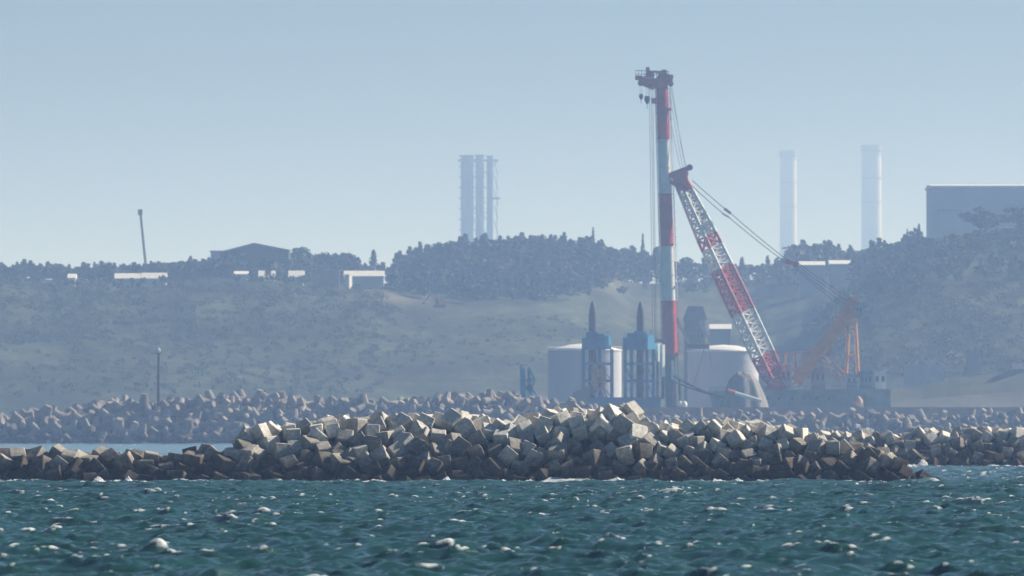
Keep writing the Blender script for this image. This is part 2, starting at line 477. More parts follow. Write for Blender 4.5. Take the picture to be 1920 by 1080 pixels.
# ------------------------------------------------------------------ the land
COLS = [  # photo column, toe distance, toe level, [(distance, photo row of the ground)]
    (-500, 3140, -1, [(3900, 530), (4250, 524)]),
    (0,    3140, -1, [(3900, 530), (4250, 524)]),
    (140,  3140, -1, [(3900, 532), (4250, 526)]),
    (300,  3140, -1, [(3900, 532), (4250, 522)]),
    (420,  3140, -1, [(3900, 530), (4250, 510)]),
    (500,  3140, -1, [(3900, 532), (4250, 505)]),
    (620,  3140, -1, [(3900, 545), (4250, 510)]),
    (700,  3140, -1, [(3900, 548), (4250, 535)]),
    (780,  3140, -1, [(3880, 566), (3960, 556), (4250, 512)]),
    (900,  3150, 1,  [(3880, 580), (3960, 566), (4300, 490)]),
    (1060, 3200, 4,  [(3880, 584), (3980, 570), (4300, 487)]),
    (1130, 3260, 6,  [(3880, 596), (4000, 580), (4300, 495)]),
    (1190, 3340, 7,  [(3880, 612), (4050, 590), (4450, 532)]),
    (1300, 3400, 7,  [(3880, 640), (4100, 605), (4500, 528)]),
    (1400, 3400, 7,  [(3800, 665), (4100, 615), (4500, 524)]),
    (1450, 3380, 7,  [(3680, 668), (3850, 672), (4450, 515)]),
    (1500, 3360, 7,  [(3690, 640), (3850, 655), (4450, 506)]),
    (1550, 3350, 7,  [(3700, 600), (3860, 615), (4450, 500)]),
    (1600, 3340, 7,  [(3710, 560), (3860, 575), (4450, 498)]),
    (1660, 3330, 7,  [(3720, 524), (3880, 535), (4450, 500)]),
    (1720, 3330, 7,  [(3730, 500), (3900, 500), (4450, 500)]),
    (1800, 3330, 7,  [(3740, 482), (3950, 475), (4450, 500)]),
    (1920, 3330, 7,  [(3760, 462), (3950, 455), (4450, 500)]),
    (2500, 3330, 7,  [(3780, 450), (3950, 448), (4450, 500)]),
]
_tD = np.concatenate([np.linspace(3040, 4700, 170), np.geomspace(4720, 16500, 40)])
_tab = []
for (pc, toe, tz, pts) in COLS:
    ds = [3040, 3090, toe] + [d for d, _ in pts]
    zs = [-3.0, min(tz, 3.0) if tz < 4 else tz, tz] + [CAMH + (YH-yy)*d/F for d, yy in pts]
    zl = zs[-1]
    ds += [5200, 16500]; zs += [max(zl-6, 40), 55]
    _tab.append(np.interp(_tD, ds, zs))
_tab = np.array(_tab); _pc = np.array([c[0] for c in COLS], float)

def ground_z(x, y):
    x = np.atleast_1d(np.asarray(x, float)); y = np.atleast_1d(np.asarray(y, float))
    pc = np.clip(960 + x/y*F, _pc[0], _pc[-1])
    ci = np.clip(np.searchsorted(_pc, pc)-1, 0, len(_pc)-2)
    t = (pc-_pc[ci])/(_pc[ci+1]-_pc[ci]); t = t*t*(3-2*t)
    di = np.clip(np.searchsorted(_tD, y)-1, 0, len(_tD)-2)
    s = np.clip((y-_tD[di])/(_tD[di+1]-_tD[di]), 0, 1)
    a = _tab[ci, di]*(1-s)+_tab[ci, di+1]*s; b = _tab[ci+1, di]*(1-s)+_tab[ci+1, di+1]*s
    z = a*(1-t)+b*t
    k = np.clip((y-3400)/300, 0, 1)*np.clip((z-6)/15, 0, 1)
    gul = (1-np.abs(vnoise(x, y*.22, 34, 35)))**2*2.6*np.clip((4000-y)/200, 0, 1)
    return z + k*(gul - 1.0 + 1.8*vnoise(x, y, 55, 31) + 0.9*vnoise(x, y, 21, 32) + 0.35*vnoise(x, y, 8, 33))

def build_terrain():
    pcs = np.concatenate([[-60000, -9000, -3000, -1200], np.arange(-460, 2440, 7.0), [3200, 5000, 12000, 62000]])
    Dg, Pg = np.meshgrid(_tD, pcs, indexing='ij')
    x = (Pg-960)/F*Dg
    z = ground_z(x.ravel(), Dg.ravel()).reshape(x.shape)
    o = np_mesh('hillside', np.stack([x, Dg, z], -1).reshape(-1, 3), grid_quads(*Dg.shape), ground_mat())
    prow = YH - (z-CAMH)*F/Dg
    # bare earth: the terrace cut below the wood, and the works ground behind the quay
    def blob(cx, cy, rx, ry): return np.exp(-((Pg-cx)/rx)**2-((prow-cy)/ry)**2)
    bare = 0.75*blob(770, 556, 85, 11)*(Dg < 4000) + 0.5*blob(1130, 535, 60, 18) + 0.35*blob(1000, 585, 90, 9) + 0.4*blob(1250, 590, 100, 25)
    bare += 0.5*np.clip((3390-Dg)/40, 0, 1)*(Pg > 1000)
    bare = np.clip(bare*(0.75+0.5*vnoise(x, Dg, 20, 41)), 0, 1)
    at = o.data.attributes.new('bare', 'FLOAT', 'POINT'); at.data.foreach_set('value', bare.astype(np.float32).ravel())
    tag(o, 'green coastal hillside rising behind the harbour', 'hillside', kind='structure')
build_terrain()

def bank(name, pts, d0, halfw, zfoot, material, label):
    """earth bank with a road on its crest, following photo points at distance d0"""
    vs = []; fs = []
    N = 40
    xs = np.linspace(pts[0][0], pts[-1][0], N)
    ys = np.interp(xs, [p[0] for p in pts], [p[1] for p in pts])
    for (a, b) in zip(xs, ys):
        p = P(a, b, d0)
        zz = p.z + 0.25*float(vnoise(p.x, d0, 9, 51))
        vs += [(p.x, d0-halfw-2.2*(zz-zfoot), zfoot), (p.x, d0-halfw, zz), (p.x, d0+halfw, zz), (p.x, d0+halfw+1.5*(zz-zfoot), zfoot)]
    for i in range(N-1):
        for k in range(3):
            b0 = i*4+k; fs.append((b0, b0+4, b0+5, b0+1))
    m = MB(); m.add(vs, fs)
    o = m.build(name, material)
    return tag(o, label, 'embankment', kind='structure')
M_bank1 = mat('bank_grass', (0.09, 0.10, 0.07), 0.95, var=0.3, scale=0.15, bump=0.4)
M_bank2 = mat('bank_gravel', (0.14, 0.145, 0.145), 0.95, var=0.25, scale=0.12, bump=0.4)
bank('embankment', [(1600, 737), (1650, 732), (1720, 725), (1800, 709), (1920, 691), (2300, 660)], 3210, 4, 5, M_bank1, 'grassy road embankment climbing to the right behind the harbour')
bank('embankment', [(1560, 765), (1640, 757), (1720, 750), (1800, 743), (1920, 733), (2300, 715)], 2960, 5, -2, M_bank2, 'pale gravel embankment above the right hand quay')

# ------------------------------------------------------------------ concrete block breakwaters
def block_mesh(seed, ch=0.055):
    bm = bmesh.new()
    bmesh.ops.create_cube(bm, size=1.0)
    bmesh.ops.bevel(bm, geom=bm.edges[:], offset=ch, segments=1, affect='EDGES', profile=0.5)
    r = random.Random(seed)
    sx, sy, sz = r.uniform(.93, 1.07), r.uniform(.93, 1.07), r.uniform(.9, 1.1)
    for v in bm.verts:
        v.co.x = v.co.x*sx + r.uniform(-.012, .012); v.co.y = v.co.y*sy + r.uniform(-.012, .012); v.co.z = v.co.z*sz + r.uniform(-.012, .012)
    me = bpy.data.meshes.new('concrete_block'); bm.to_mesh(me); bm.free()
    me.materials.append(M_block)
    return me
BLOCKS = [block_mesh(i) for i in range(6)]

def tetra_mesh(seed):
    m = MB(); r = random.Random(seed)
    dirs = [Vector((0, 0, 1)), Vector((0.943, 0, -0.333)), Vector((-0.471, 0.816, -0.333)), Vector((-0.471, -0.816, -0.333))]
    for d in dirs:
        m.tube(d*-0.05, d*(0.60+r.uniform(-.02, .02)), 0.26, 0.165, 9)
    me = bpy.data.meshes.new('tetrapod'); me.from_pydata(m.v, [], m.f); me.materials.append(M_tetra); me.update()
    return me
TETRAS = [tetra_mesh(i) for i in range(3)]

def rand_quat(r):
    u1, u2, u3 = r.random(), r.random(), r.random()
    return Quaternion((math.sqrt(1-u1)*math.sin(2*math.pi*u2), math.sqrt(1-u1)*math.cos(2*math.pi*u2),
                       math.sqrt(u1)*math.sin(2*math.pi*u3), math.sqrt(u1)*math.cos(2*math.pi*u3)))

def pile(name, label, part, meshes, crest, front, run, crest_w, size, spacing, seed, ymax_px=None, sink=0.0, extra=(), limit=300, top_gain=0.0, zmin=-0.3):
    """a rubble mound: dark core plus armour units lying on its surface.
    crest = [(photo column, photo row of the silhouette)], size = f(px, z) -> edge length"""
    r = random.Random(seed)
    cpx = [c[0] for c in crest]
    cz = [Z(c[1], front + 5) for c in crest]
    x0, x1 = X(cpx[0], front), X(cpx[-1], front)
    def top(x, d):
        return float(np.interp(960 + x/d*F, cpx, cz))
    root = empty(name, ((x0+x1)/2, front+8, 0), label, 'breakwater')
    org = root.location
    # core
    vs, fs = [], []
    NX = int((x1-x0)/2.0)+2
    prof_n = 7
    for i in range(NX):
        x = x0 + (x1-x0)*i/(NX-1)
        zc = max(top(x, front+8) - size(960+x/front*F, 5)*1.0 - sink, -1.6)
        pr = [(-2.0, -4.0), (0.8+0.3*run*zc, zc*0.3), (0.8+0.7*run*zc, zc*0.7), (0.8+run*zc, zc), (0.8+run*zc+crest_w, zc+top_gain*0.7), (run*zc*1.6+crest_w+4, 0), (run*zc*1.6+crest_w+10, -4.0)]
        for (a, b) in pr:
            vs.append((x, front+a+r.uniform(-.4, .4), b+r.uniform(-.3, .3)))
    for i in range(NX-1):
        for k in range(prof_n-1):
            b0 = i*prof_n+k; fs.append((b0, b0+prof_n, b0+prof_n+1, b0+1))
    MB().add(vs, fs).build('rubble_core', M_rubble, root)
    # armour units by dart throwing along the profile
    placed = []; units = []
    area = (x1-x0)*(float(np.mean(cz))*math.hypot(1, run)+crest_w)/float(np.mean([size(p_, 3) for p_ in cpx]))**2
    for tries in range(int(area/(spacing**2)*60)):
        x = r.uniform(x0, x1)
        t = top(x, front+6)
        s = size(960+x/front*F, t)
        zc = t - s*0.62
        lp = max(zc-zmin, 0.2)*math.hypot(1, run)
        w = r.uniform(0, lp + crest_w)
        if w < lp:
            z = zmin + w/math.hypot(1, run); y = front + run*(z-zmin)
        else:
            z = zc + top_gain*(w-lp)/crest_w; y = front + run*(zc-zmin) + (w-lp)
        if ymax_px is not None:
            if YH-(z-CAMH)*F/y > np.interp(960+x/y*F, [p[0] for p in ymax_px], [p[1] for p in ymax_px]): continue
        s = size(960+x/y*F, z)*r.uniform(0.9, 1.1)
        p = Vector((x, y, z))
        md = spacing*s
        ok = True
        for q in placed:
            if abs(q.x-x) < md and (q-p).length < md: ok = False; break
        if not ok: continue
        placed.append(p)
        units.append((p + Vector((0, r.uniform(-.2, .2)*s, r.uniform(-.22, .22)*s)), s, rand_quat(r), r.randrange(len(meshes))))
    for (p, s, q, k) in extra: units.append((p, s, q, k))
    units.sort(key=lambda u: u[0].y - 1.5*u[1])
    rest = []
    for i, (p, s, q, k) in enumerate(units):
        if i < limit:
            o = bpy.data.objects.new(part, meshes[k])
            o.parent = root; o.location = p - org
            o.rotation_mode = 'QUATERNION'; o.rotation_quaternion = q; o.scale = (s, s, s)
            C.objects.link(o)
        else: rest.append((p, s, q, k))
    if rest:
        m = MB()
        for (p, s, q, k) in rest:
            me = meshes[k]
            m.add([p + q @ (v.co*s) for v in me.vertices], [tuple(f.vertices) for f in me.polygons])
        o = m.build(part + '_mass', meshes[0].materials[0], root); o['kind'] = 'stuff'
    print(name, len(units))
    return root

def eu(a, b, c): return Euler((R(a), R(b), R(c))).to_quaternion()
big = [(P(1150, 785, 697), 1.42, eu(38, 20, 35), 0), (P(1183, 775, 698), 1.2, eu(48, -12, 52), 1), (P(1172, 803, 696), 1.38, eu(30, 28, 62), 2),
       (P(1192, 818, 695.5), 1.35, eu(55, 15, 20), 3), (P(1128, 800, 696), 1.35, eu(20, 40, 10), 4), (P(1078, 785, 699), 1.3, eu(40, -30, 25), 5)]
def main_size(px, z):
    a = np.interp(px, [440, 1190, 1230, 1480, 1560, 1700], [1.14, 1.14, 0.92, 0.92, 1.08, 1.06])
    return float(a)
pile('block_breakwater', 'high pale mound of tumbled concrete cubes in the middle of the water', 'concrete_block', BLOCKS,
     [(452, 850), (458, 806), (480, 797), (560, 796), (620, 780), (700, 780), (800, 774), (880, 772), (950, 784), (1000, 778), (1050, 768), (1120, 770), (1160, 762),
      (1200, 775), (1222, 797), (1290, 790), (1400, 792), (1490, 800), (1535, 822), (1600, 830), (1660, 845), (1700, 880), (1752, 893)],
     D_NEAR, 1.1, 3.6, main_size, 0.96, 3, extra=big, limit=300)
pile('block_breakwater', 'low dark tail of tumbled concrete cubes at the left water edge', 'concrete_block', BLOCKS,
     [(-170, 846), (0, 846), (90, 842), (200, 846), (300, 848), (380, 842), (410, 836), (470, 838)],
     D_NEAR, 1.05, 2.2, lambda px, z: 1.2, 0.95, 8)
pile('block_breakwater', 'farther row of small concrete cubes at the right edge behind the surf', 'concrete_block', BLOCKS,
     [(1500, 812), (1560, 810), (1640, 808), (1690, 812), (1720, 805), (1800, 803), (1920, 804), (2080, 804)],
     D_REAR, 1.1, 3.0, lambda px, z: 1.08, 0.95, 12)

# ------------------------------------------------------------------ tetrapod breakwaters
pile('tetrapod_breakwater', 'hazy bank of grey tetrapods behind the block mound on the left', 'tetrapod', TETRAS,
     [(-170, 790), (0, 772), (60, 764), (130, 756), (230, 742), (300, 744), (400, 738), (460, 733), (600, 738), (740, 744), (880, 729), (960, 732), (1060, 745), (1120, 760)],
     D_FAR, 1.35, 6.0, lambda px, z: 5.0, 0.60, 21, ymax_px=[(-200, 850), (440, 850), (470, 815), (1130, 800)], limit=300)
pile('tetrapod_breakwater', 'faint flat topped bank of tetrapods below the crane barge on the right', 'tetrapod', TETRAS,
     [(1080, 776), (1200, 774), (1300, 772), (1500, 770), (1700, 768), (1920, 768), (2080, 768)],
     2600, 1.3, 4.0, lambda px, z: 4.6, 0.60, 22, ymax_px=[(1000, 805), (1540, 830), (2100, 830)], limit=260)
m = MB()
m.box((X(1195, 2625), 2622, -3), (X(2120, 2625), 2628, Z(763.5, 2622)))
q = m.build('quay_wall', M_conc); tag(q, 'long level concrete parapet behind the right tetrapod bank', 'wall')

# caisson block at the end of the tetrapod bank
m = MB()
a0, a1 = X(1066, 2640), X(1106, 2640)
d0, d1 = 2634, 2646
zt0, zt1, zb = Z(729, 2640), Z(722, 2640), 0
m.add([(a0,d0,zb),(a1,d0,zb),(a1,d1,zb),(a0,d1,zb),(a0+1.2,d0,zt0-1),(a1,d0,zt1),(a1,d1,zt1),(a0+1.2,d1,zt0-1)],
      [(0,3,2,1),(4,5,6,7),(0,1,5,4),(1,2,6,5),(2,3,7,6),(3,0,4,7)])
c = m.build('concrete_caisson', M_conc); tag(c, 'pinkish grey concrete caisson below the left blue tower', 'caisson')

# ------------------------------------------------------------------ beacon on the tetrapod bank
d = 2480
b = empty('beacon_pole', P(297, 745, d), 'slim dark light beacon pole with white lantern on left tetrapod bank', 'beacon')
MB().tube(P(297, 760, d), P(297.5, 664, d), 0.42, 0.34, 10).build('pole', M_steel, b)
m = MB(); m.lathe(P(297.5, 664, d), [(0.75, 0), (0.75, 0.25), (0.45, 0.3), (0.45, 0.4)], 12)
for k in range(6):
    t = k*math.pi/3; pp = P(297.5, 664, d) + Vector((0.7*math.cos(t), 0.7*math.sin(t), 0.25)); m.tube(pp, pp+Vector((0, 0, .8)), .04, n=5)
m.build('gallery', M_steel, b)
MB().lathe(P(297.5, 661, d), [(0.45, 0), (0.5, 0.5), (0.4, 0.95), (0.1, 1.2)], 12).build('lantern', M_white, b, True)

# ------------------------------------------------------------------ crane barge
dC = 2900.0
def Q(px, py, dd=0.0):
    p = P(px, py, dC); p.y += dd; return p
crane = empty('crane_barge', Vector((X(1440, dC), dC, 0)), 'floating crane barge with red and white banded tower and leaning lattice boom', 'crane')
# hull
m = MB()
hx0, hx1, zd = X(1330, dC), X(1628, dC), Z(733, dC)
hy0, hy1 = dC-11, dC+13
prof = [(hx0, 1.5, zd), (hx0+3, -1.5, zd), (hx1-12, -1.5, zd), (hx1, 2.0, zd+0.5)]
m.add([(hx0, hy0, zd), (hx0+4, hy0, -1), (hx1-9, hy0, -1), (hx1, hy0, zd+0.6), (hx0, hy1, zd), (hx0+4, hy1, -1), (hx1-9, hy1, -1), (hx1, hy1, zd+0.6)],
      [(0,1,2,3), (7,6,5,4), (0,4,5,1), (1,5,6,2), (2,6,7,3), (3,7,4,0)])
hull = m.build('hull', M_hull, crane)
m = MB()
for k in range(26):
    xx = hx0 + (hx1-hx0)*k/25; zz = zd + 0.6*k/25
    m.tube((xx, hy0+.2, zz), (xx, hy0+.2, zz+1.1), 0.05, n=5)
m.tube((hx0, hy0+.2, zd+1.1), (hx1, hy0+.2, zd+1.7), 0.05, n=5); m.tube((hx0, hy0+.2, zd+.6), (hx1, hy0+.2, zd+1.2), 0.04, n=5)
m.build('railing', M_steel, hull)
m = MB()
for k in range(9):
    xx = hx0+6 + (hx1-hx0-18)*k/8; m.lathe((xx, hy0-0.35, zd-2.2), [(0.2, -.5), (.55, -.4), (.55, .4), (.2, .5)], 10)
m.build('fender', M_steel, hull)

# tower (leader): five painted sections on a dark foot
def tower_c(py): return 1241.0 + (py-160)*(16.0/500)
def tower_r(py): return (11.3 + (py-160)*(2.2/500))*dC/F
foot = MB().tube(Q(tower_c(662), 662), Q(tower_c(762), 775), tower_r(662)*0.92, tower_r(662)*0.92, 20)
foot.tube(Q(tower_c(662)+13, 662), Q(tower_c(740)+13, 740), 0.25, n=6)
mast = foot.build('mast', M_steel, crane, False)
bands = [(158, 262, M_red), (262, 363, M_white), (363, 462, M_red), (462, 564, M_white), (564, 666, M_red)]
for (ya, yb, mm) in bands:
    m = MB()
    nseg = 4
    for k in range(nseg):
        a = ya + (yb-ya)*k/nseg; bb = ya + (yb-ya)*(k+1)/nseg
        m.tube(Q(tower_c(a), a), Q(tower_c(bb), bb), tower_r(a), tower_r(bb), 24)
        m.tube(Q(tower_c(a), a+0.1), Q(tower_c(a), a+2.2), tower_r(a)*1.07, n=24)      # flange
    # ladder and guide rail on the sunny side
    for off, yo in ((1.0, -0.3), (1.0, 0.3)):
        m.tube(Q(tower_c(ya), ya, yo)+Vector((tower_r(ya)+.55, 0, 0)), Q(tower_c(yb), yb, yo)+Vector((tower_r(yb)+.55, 0, 0)), 0.11, n=6)
    n = int((yb-ya)/5)
    for k in range(n):
        yy = ya + (k+.5)*(yb-ya)/n
        m.beam(Q(tower_c(yy), yy)+Vector((tower_r(yy)-.1, 0, 0)), Q(tower_c(yy), yy)+Vector((tower_r(yy)+.65+(0.45 if k % 3 == 0 else 0), 0, 0)), .5, 0.10)
    # front guide rails the hammer runs on
    for yo in (-0.8, 0.8):
        m.tube(Q(tower_c(ya), ya, yo)-Vector((tower_r(ya)+.25, 0, 0)), Q(tower_c(yb), yb, yo)-Vector((tower_r(yb)+.25, 0, 0)), 0.13, n=6)
    m.build('mast_section', mm, mast)
# collars and brackets
m = MB()
for (x0, x1, y0, y1) in ((1222, 1234, 184, 194), (1248, 1259, 203, 208), (1232, 1252, 205, 209), (1258, 1266, 537, 541), (1254, 1262, 456, 461), (1243, 1270, 661, 666), (1229, 1246, 636, 641)):
    m.box((X(x0, dC), dC-1.4, Z(y1, dC)), (X(x1, dC), dC+1.4, Z(y0, dC)))
m.build('bracket', M_redd, mast)
# head
hd = MB()
hd.box((X(1197, dC), dC-1.8, Z(158, dC)), (X(1258, dC), dC+1.8, Z(147, dC)))
hd.box((X(1191, dC), dC-1.2, Z(150, dC)), (X(1205, dC), dC+1.2, Z(142, dC)))
hd.box((X(1222, dC), dC-2.3, Z(166, dC)), (X(1252, dC), dC+2.3, Z(150, dC)))
hd.beam(Q(1206, 158), Q(1226, 166), 2.4, 1.0); hd.beam(Q(1205, 147), Q(1226, 134), 1.4, 0.6); hd.beam(Q(1226, 134), Q(1252, 140), 1.4, 0.7)
hd.beam(Q(1228, 158), Q(1240, 140), 2.8, 1.4)
head = hd.build('mast_head', M_redd, crane)
M_or = mat('paint_orange_red', (0.60, 0.10, 0.03), 0.55, var=0.2)
for grp in (((1211, 1218, 126, 146), (1217, 1226, 134, 146)), ((1240, 1250, 131, 147), (1240, 1251, 141, 154), (1250, 1262, 140, 147), (1254, 1261, 146.5, 159))):
    m = MB()
    for (x0, x1, y0, y1) in grp:
        m.box((X(x0, dC), dC-1.0, Z(y1, dC)), (X(x1, dC), dC+1.0, Z(y0, dC)))
    if x0 > 1230: m.beam(Q(1246, 158), Q(1260, 145), 1.2, .5)
    else: m.beam(Q(1212, 127), Q(1226, 144), 1.2, .7)
    m.build('winch', M_or, head)
m = MB()
for (x, y, r_) in ((1201, 156, .85), (1209, 157, .85), (1214, 158, 1.0), (1221, 160, .9), (1257, 145, 0.9), (1258, 157, .8)):
    m.disc((X(x, dC), dC, Z(y, dC)), r_, 1.0)
m.build('sheave', M_steel, head)
m = MB()
for k in range(12):
    xx = 1192 + k*5.6
    for yo in (-1.6, 1.6): m.tube(Q(xx, 147, yo), Q(xx, 132 if xx < 1205 else 134, yo), 0.06, n=5)
for yo in (-1.6, 1.6):
    m.tube(Q(1192, 132, yo), Q(1254, 134, yo), 0.06, n=5); m.tube(Q(1192, 139, yo), Q(1254, 140, yo), 0.05, n=5)
m.build('railing', M_steel, head)
# hook blocks
for (hx, hy, s) in ((1202, 176, 1.0), (1213.5, 180, 1.35)):
    m = MB(); c = Q(hx, hy)
    m.lathe(c-Vector((0, 0, 1.9*s)), [(0.08, 0), (0.35*s, 0.35*s), (0.62*s, 0.9*s), (0.62*s, 1.6*s), (0.4*s, 1.9*s)], 12)
    m.tube(c-Vector((0, 0, 1.9*s)), c-Vector((0.1, 0, 2.5*s)), 0.10, n=6); m.tube(c-Vector((0.1, 0, 2.5*s)), c-Vector((-.25, 0, 2.8*s)), 0.10, n=6)
    hb = m.build('hook_block', M_steel, crane, True)
    m = MB()
    for o_ in (-.3, .3): m.tube(Q(hx, hy)+Vector((o_, 0, -.1)), Q(hx, 156)+Vector((o_, 0, 0)), 0.05, n=5)
    m.build('hoist_rope', M_cable, hb)
m = MB()
for (xa, ya, xb, yb) in ((1217.5, 165, 1224, 640), (1221, 165, 1228, 640), (1224, 166, 1230.5, 650)):
    N = 12
    for k in range(N):
        t0, t1 = k/N, (k+1)/N
        m.tube(Q(xa+(xb-xa)*t0, ya+(yb-ya)*t0), Q(xa+(xb-xa)*t1, ya+(yb-ya)*t1), 0.075, n=5)
m.build('hoist_rope', M_cable, crane)
def sag(m, a, b, s, r, n=14):
    a, b = Vector(a), Vector(b)
    pts = [a.lerp(b, k/n) - Vector((0, 0, s*4*(k/n)*(1-k/n))) for k in range(n+1)]
    for k in range(n): m.tube(pts[k], pts[k+1], r, n=5)
m = MB()
for (xa, ya, xb, yb) in ((1259, 158, 1284, 312), (1257, 160, 1286.5, 314), (1254, 208, 1276, 316), (1256, 175, 1280, 314)):
    sag(m, Q(xa, ya), Q(xb, yb), 0.6, 0.065)
m.build('pendant_rope', M_cable, crane)

# lattice boom
bh, bf = Q(1276, 338), Q(1458, 724)
axis = (bf-bh).normalized(); e1 = axis.cross(Vector((0, 1, 0))).normalized(); e2 = Vector((0, 1, 0))
rot = R(33)
u1 = e1*math.cos(rot) + e2*math.sin(rot); u2 = -e1*math.sin(rot) + e2*math.cos(rot)
Lb = (bf-bh).length
def half(t):   # half side of the square section along the boom
    return float(np.interp(t, [0, .06, .26, .55, .85, .94, 1.0], [1.3, 1.5, 2.15, 2.5, 2.45, 2.2, 1.0]))
def corner(t, k):
    s = half(t); a, b_ = ((-1, -1), (1, -1), (1, 1), (-1, 1))[k]
    return bh + axis*(Lb*t) + u1*(a*s) + u2*(b_*s)
cut = [(332, 360, M_redd), (360, 443, M_white), (443, 464, M_red), (464, 503, M_white), (503, 587, M_red), (587, 666, M_white), (666, 724, M_red)]
boom = None
for (ya, yb, mm) in cut:
    t0, t1 = (ya-338)/(724-338), (yb-338)/(724-338)
    t0 = max(t0, 0.0)
    m = MB()
    nb = max(1, round((t1-t0)*Lb/2.7))
    for k in range(nb):
        a, b_ = t0+(t1-t0)*k/nb, t0+(t1-t0)*(k+1)/nb
        for c in range(4):
            n2 = (c+1) % 4
            m.tube(corner(a, c), corner(b_, c), 0.48, n=8)
            m.tube(corner(a, c), corner(a, n2), 0.30, n=6)
            m.tube(corner(a, c), corner(b_, n2), 0.27, n=6); m.tube(corner(a, n2), corner(b_, c), 0.27, n=6)
        if (k % 2) == 1:      # gusset plate
            pa, pb = corner(a, 1), corner(a, 2); mid = (pa+pb)/2
            m.beam(mid-axis*.6, mid+axis*.9, 3.0, 0.12, side=(pb-pa))
    o = m.build('boom' if boom is None else 'boom_section', mm, crane if boom is None else boom)
    if boom is None: boom = o
# walkway along the sunny face
m = MB()
wa, wb = corner(.02, 2)*.5+corner(.02, 1)*.5, corner(.95, 2)*.5+corner(.95, 1)*.5
m.beam(wa+u1*.2, wb+u1*.2, 1.3, 0.10, side=u2)
for k in range(60):
    t = k/59; pp = wa.lerp(wb, t)+u1*.2; m.tube(pp+u2*.6, pp+u2*.6+u1*1.0, .05, n=5)
m.tube(wa+u2*.6+u1*1.2, wb+u2*.6+u1*1.2, .06, n=5)
m.build('walkway', M_white, boom)
# boom head: sheave nest and link to the tower
m = MB()
m.beam(Q(1250, 331), Q(1297, 313), 3.0, 1.5)
m.beam(Q(1262, 338), Q(1286, 326), 4.6, 3.0)
m.beam(Q(1252, 337), Q(1266, 346), 2.6, 1.2)
m.beam(Q(1270, 330), Q(1290, 358), 3.6, 2.6)
m.disc(Q(1293, 314), 0.95, 3.0); m.disc(Q(1284, 326), 1.1, 3.2); m.disc(Q(1276, 322), 0.9, 3.2)
bhd = m.build('boom_head', M_redd, crane)
m = MB(); m.cbox(Q(1283, 341, -2.3), (1.4, .6, 1.6)); m.cbox(Q(1290, 349, -2.0), (1.2, .6, 2.0)); m.build('head_fitting', MATS['paint_orange_red'], bhd)
# boom foot
m = MB(); m.tube(Q(1457, 722, -3.4), Q(1457, 722, 3.4), 1.4, n=14); m.cbox(Q(1452, 733), (6.5, 7, 3)); m.build('boom_foot', M_redd, crane)

# luffing pendants with spreaders to the A-frame
def rope(a, b, s, r, n):
    m = MB(); sag(m, a, b, s, r, n); m.build('luffing_rope', M_cable, crane)
for yo in (-1.2, 1.2):
    rope(Q(1298, 338, yo), Q(1360, 392, yo), 0.15, .085, 6); rope(Q(1296, 347, yo), Q(1358, 402, yo), 0.15, .085, 6)
    rope(Q(1368, 398, yo), Q(1478, 489, yo), 0.3, .085, 8); rope(Q(1364, 405, yo), Q(1476, 494, yo), 0.3, .085, 8)
for k, (ya, yb) in enumerate(((490, 562), (494, 568), (498, 576), (500, 584))):
    for yo in (-1, 1): rope(Q(1492-k*1.5, ya, yo), Q(1598-k*3, yb, yo), 0.3, .075, 8)
m = MB(); m.beam(Q(1358, 391), Q(1370, 400), 2.8, .7); m.beam(Q(1354, 400), Q(1366, 407), 2.6, .4); m.build('spreader', M_orange, crane)
m = MB(); m.beam(Q(1473, 489), Q(1497, 496), 3.0, 1.1); m.disc(Q(1478, 491), .8, 3.2); m.disc(Q(1491, 496), .8, 3.2); m.build('spreader', M_redd, crane)

# A-frame: slanting twin box beam, head house, yellow back legs
m = MB()
for yo in (-2.6, 2.6):
    m.beam(Q(1492, 716, yo), Q(1598, 578, yo), 1.8, 4.0)
for k in range(9):
    t = k/8; c = Q(1492+106*t, 716-138*t); m.beam(c-Vector((0, 2, 0)), c+Vector((0, 2, 0)), 3.2 if k % 2 else 1.2, 0.6, side=(1, 0, 0.8))
    for yo in (-3.55,):
        m.beam(c+Vector((-1.5, yo, -1.1)), c+Vector((1.5, yo, 1.1)), .12, .35)
af = m.build('gantry_beam', M_brown, crane)
m = MB(); m.beam(Q(1586, 592), Q(1604, 564), 6.4, 4.2); m.disc(Q(1603, 564), 1.2, 5.5); m.disc(Q(1598, 572), 1.2, 5.5)
m.build('gantry_head', M_brown, crane)
m = MB(); m.box((X(1596, dC), dC-3.4, Z(596, dC)), (X(1619, dC), dC+3.4, Z(569, dC)))
m.box((X(1594, dC), dC-3.6, Z(568.5, dC)), (X(1621, dC), dC+3.6, Z(567, dC)))
mh = m.build('machinery_house', mat('weathered_grey', (0.35, 0.33, 0.32), .8, var=.25), crane)
m = MB()
for k in range(3): m.cbox((X(1601+k*6, dC), dC-3.42, Z(581, dC)), (0.55, .08, 1.2))
m.build('window', M_glass, mh)
for (xa, xb) in ((1592, 1586), (1603, 1609)):
    m = MB()
    for yo in (-2.2, 2.2): m.tube(Q(xa, 596, yo), Q(xb, 706, yo), 0.52, n=10)
    m.build('back_leg', M_yellow, crane)
for yy in (617, 667):
    t = (yy-596)/110; m = MB()
    for yo in (-2.2, 2.2): m.tube(Q(1592-6*t, yy, yo), Q(1603+6*t, yy, yo), 0.42, n=8)
    m.tube(Q(1592-6*t, yy, -2.2), Q(1592-6*t, yy, 2.2), .3, n=8); m.tube(Q(1603+6*t, yy, -2.2), Q(1603+6*t, yy, 2.2), .3, n=8)
    m.build('crossbar', M_yellow, crane)
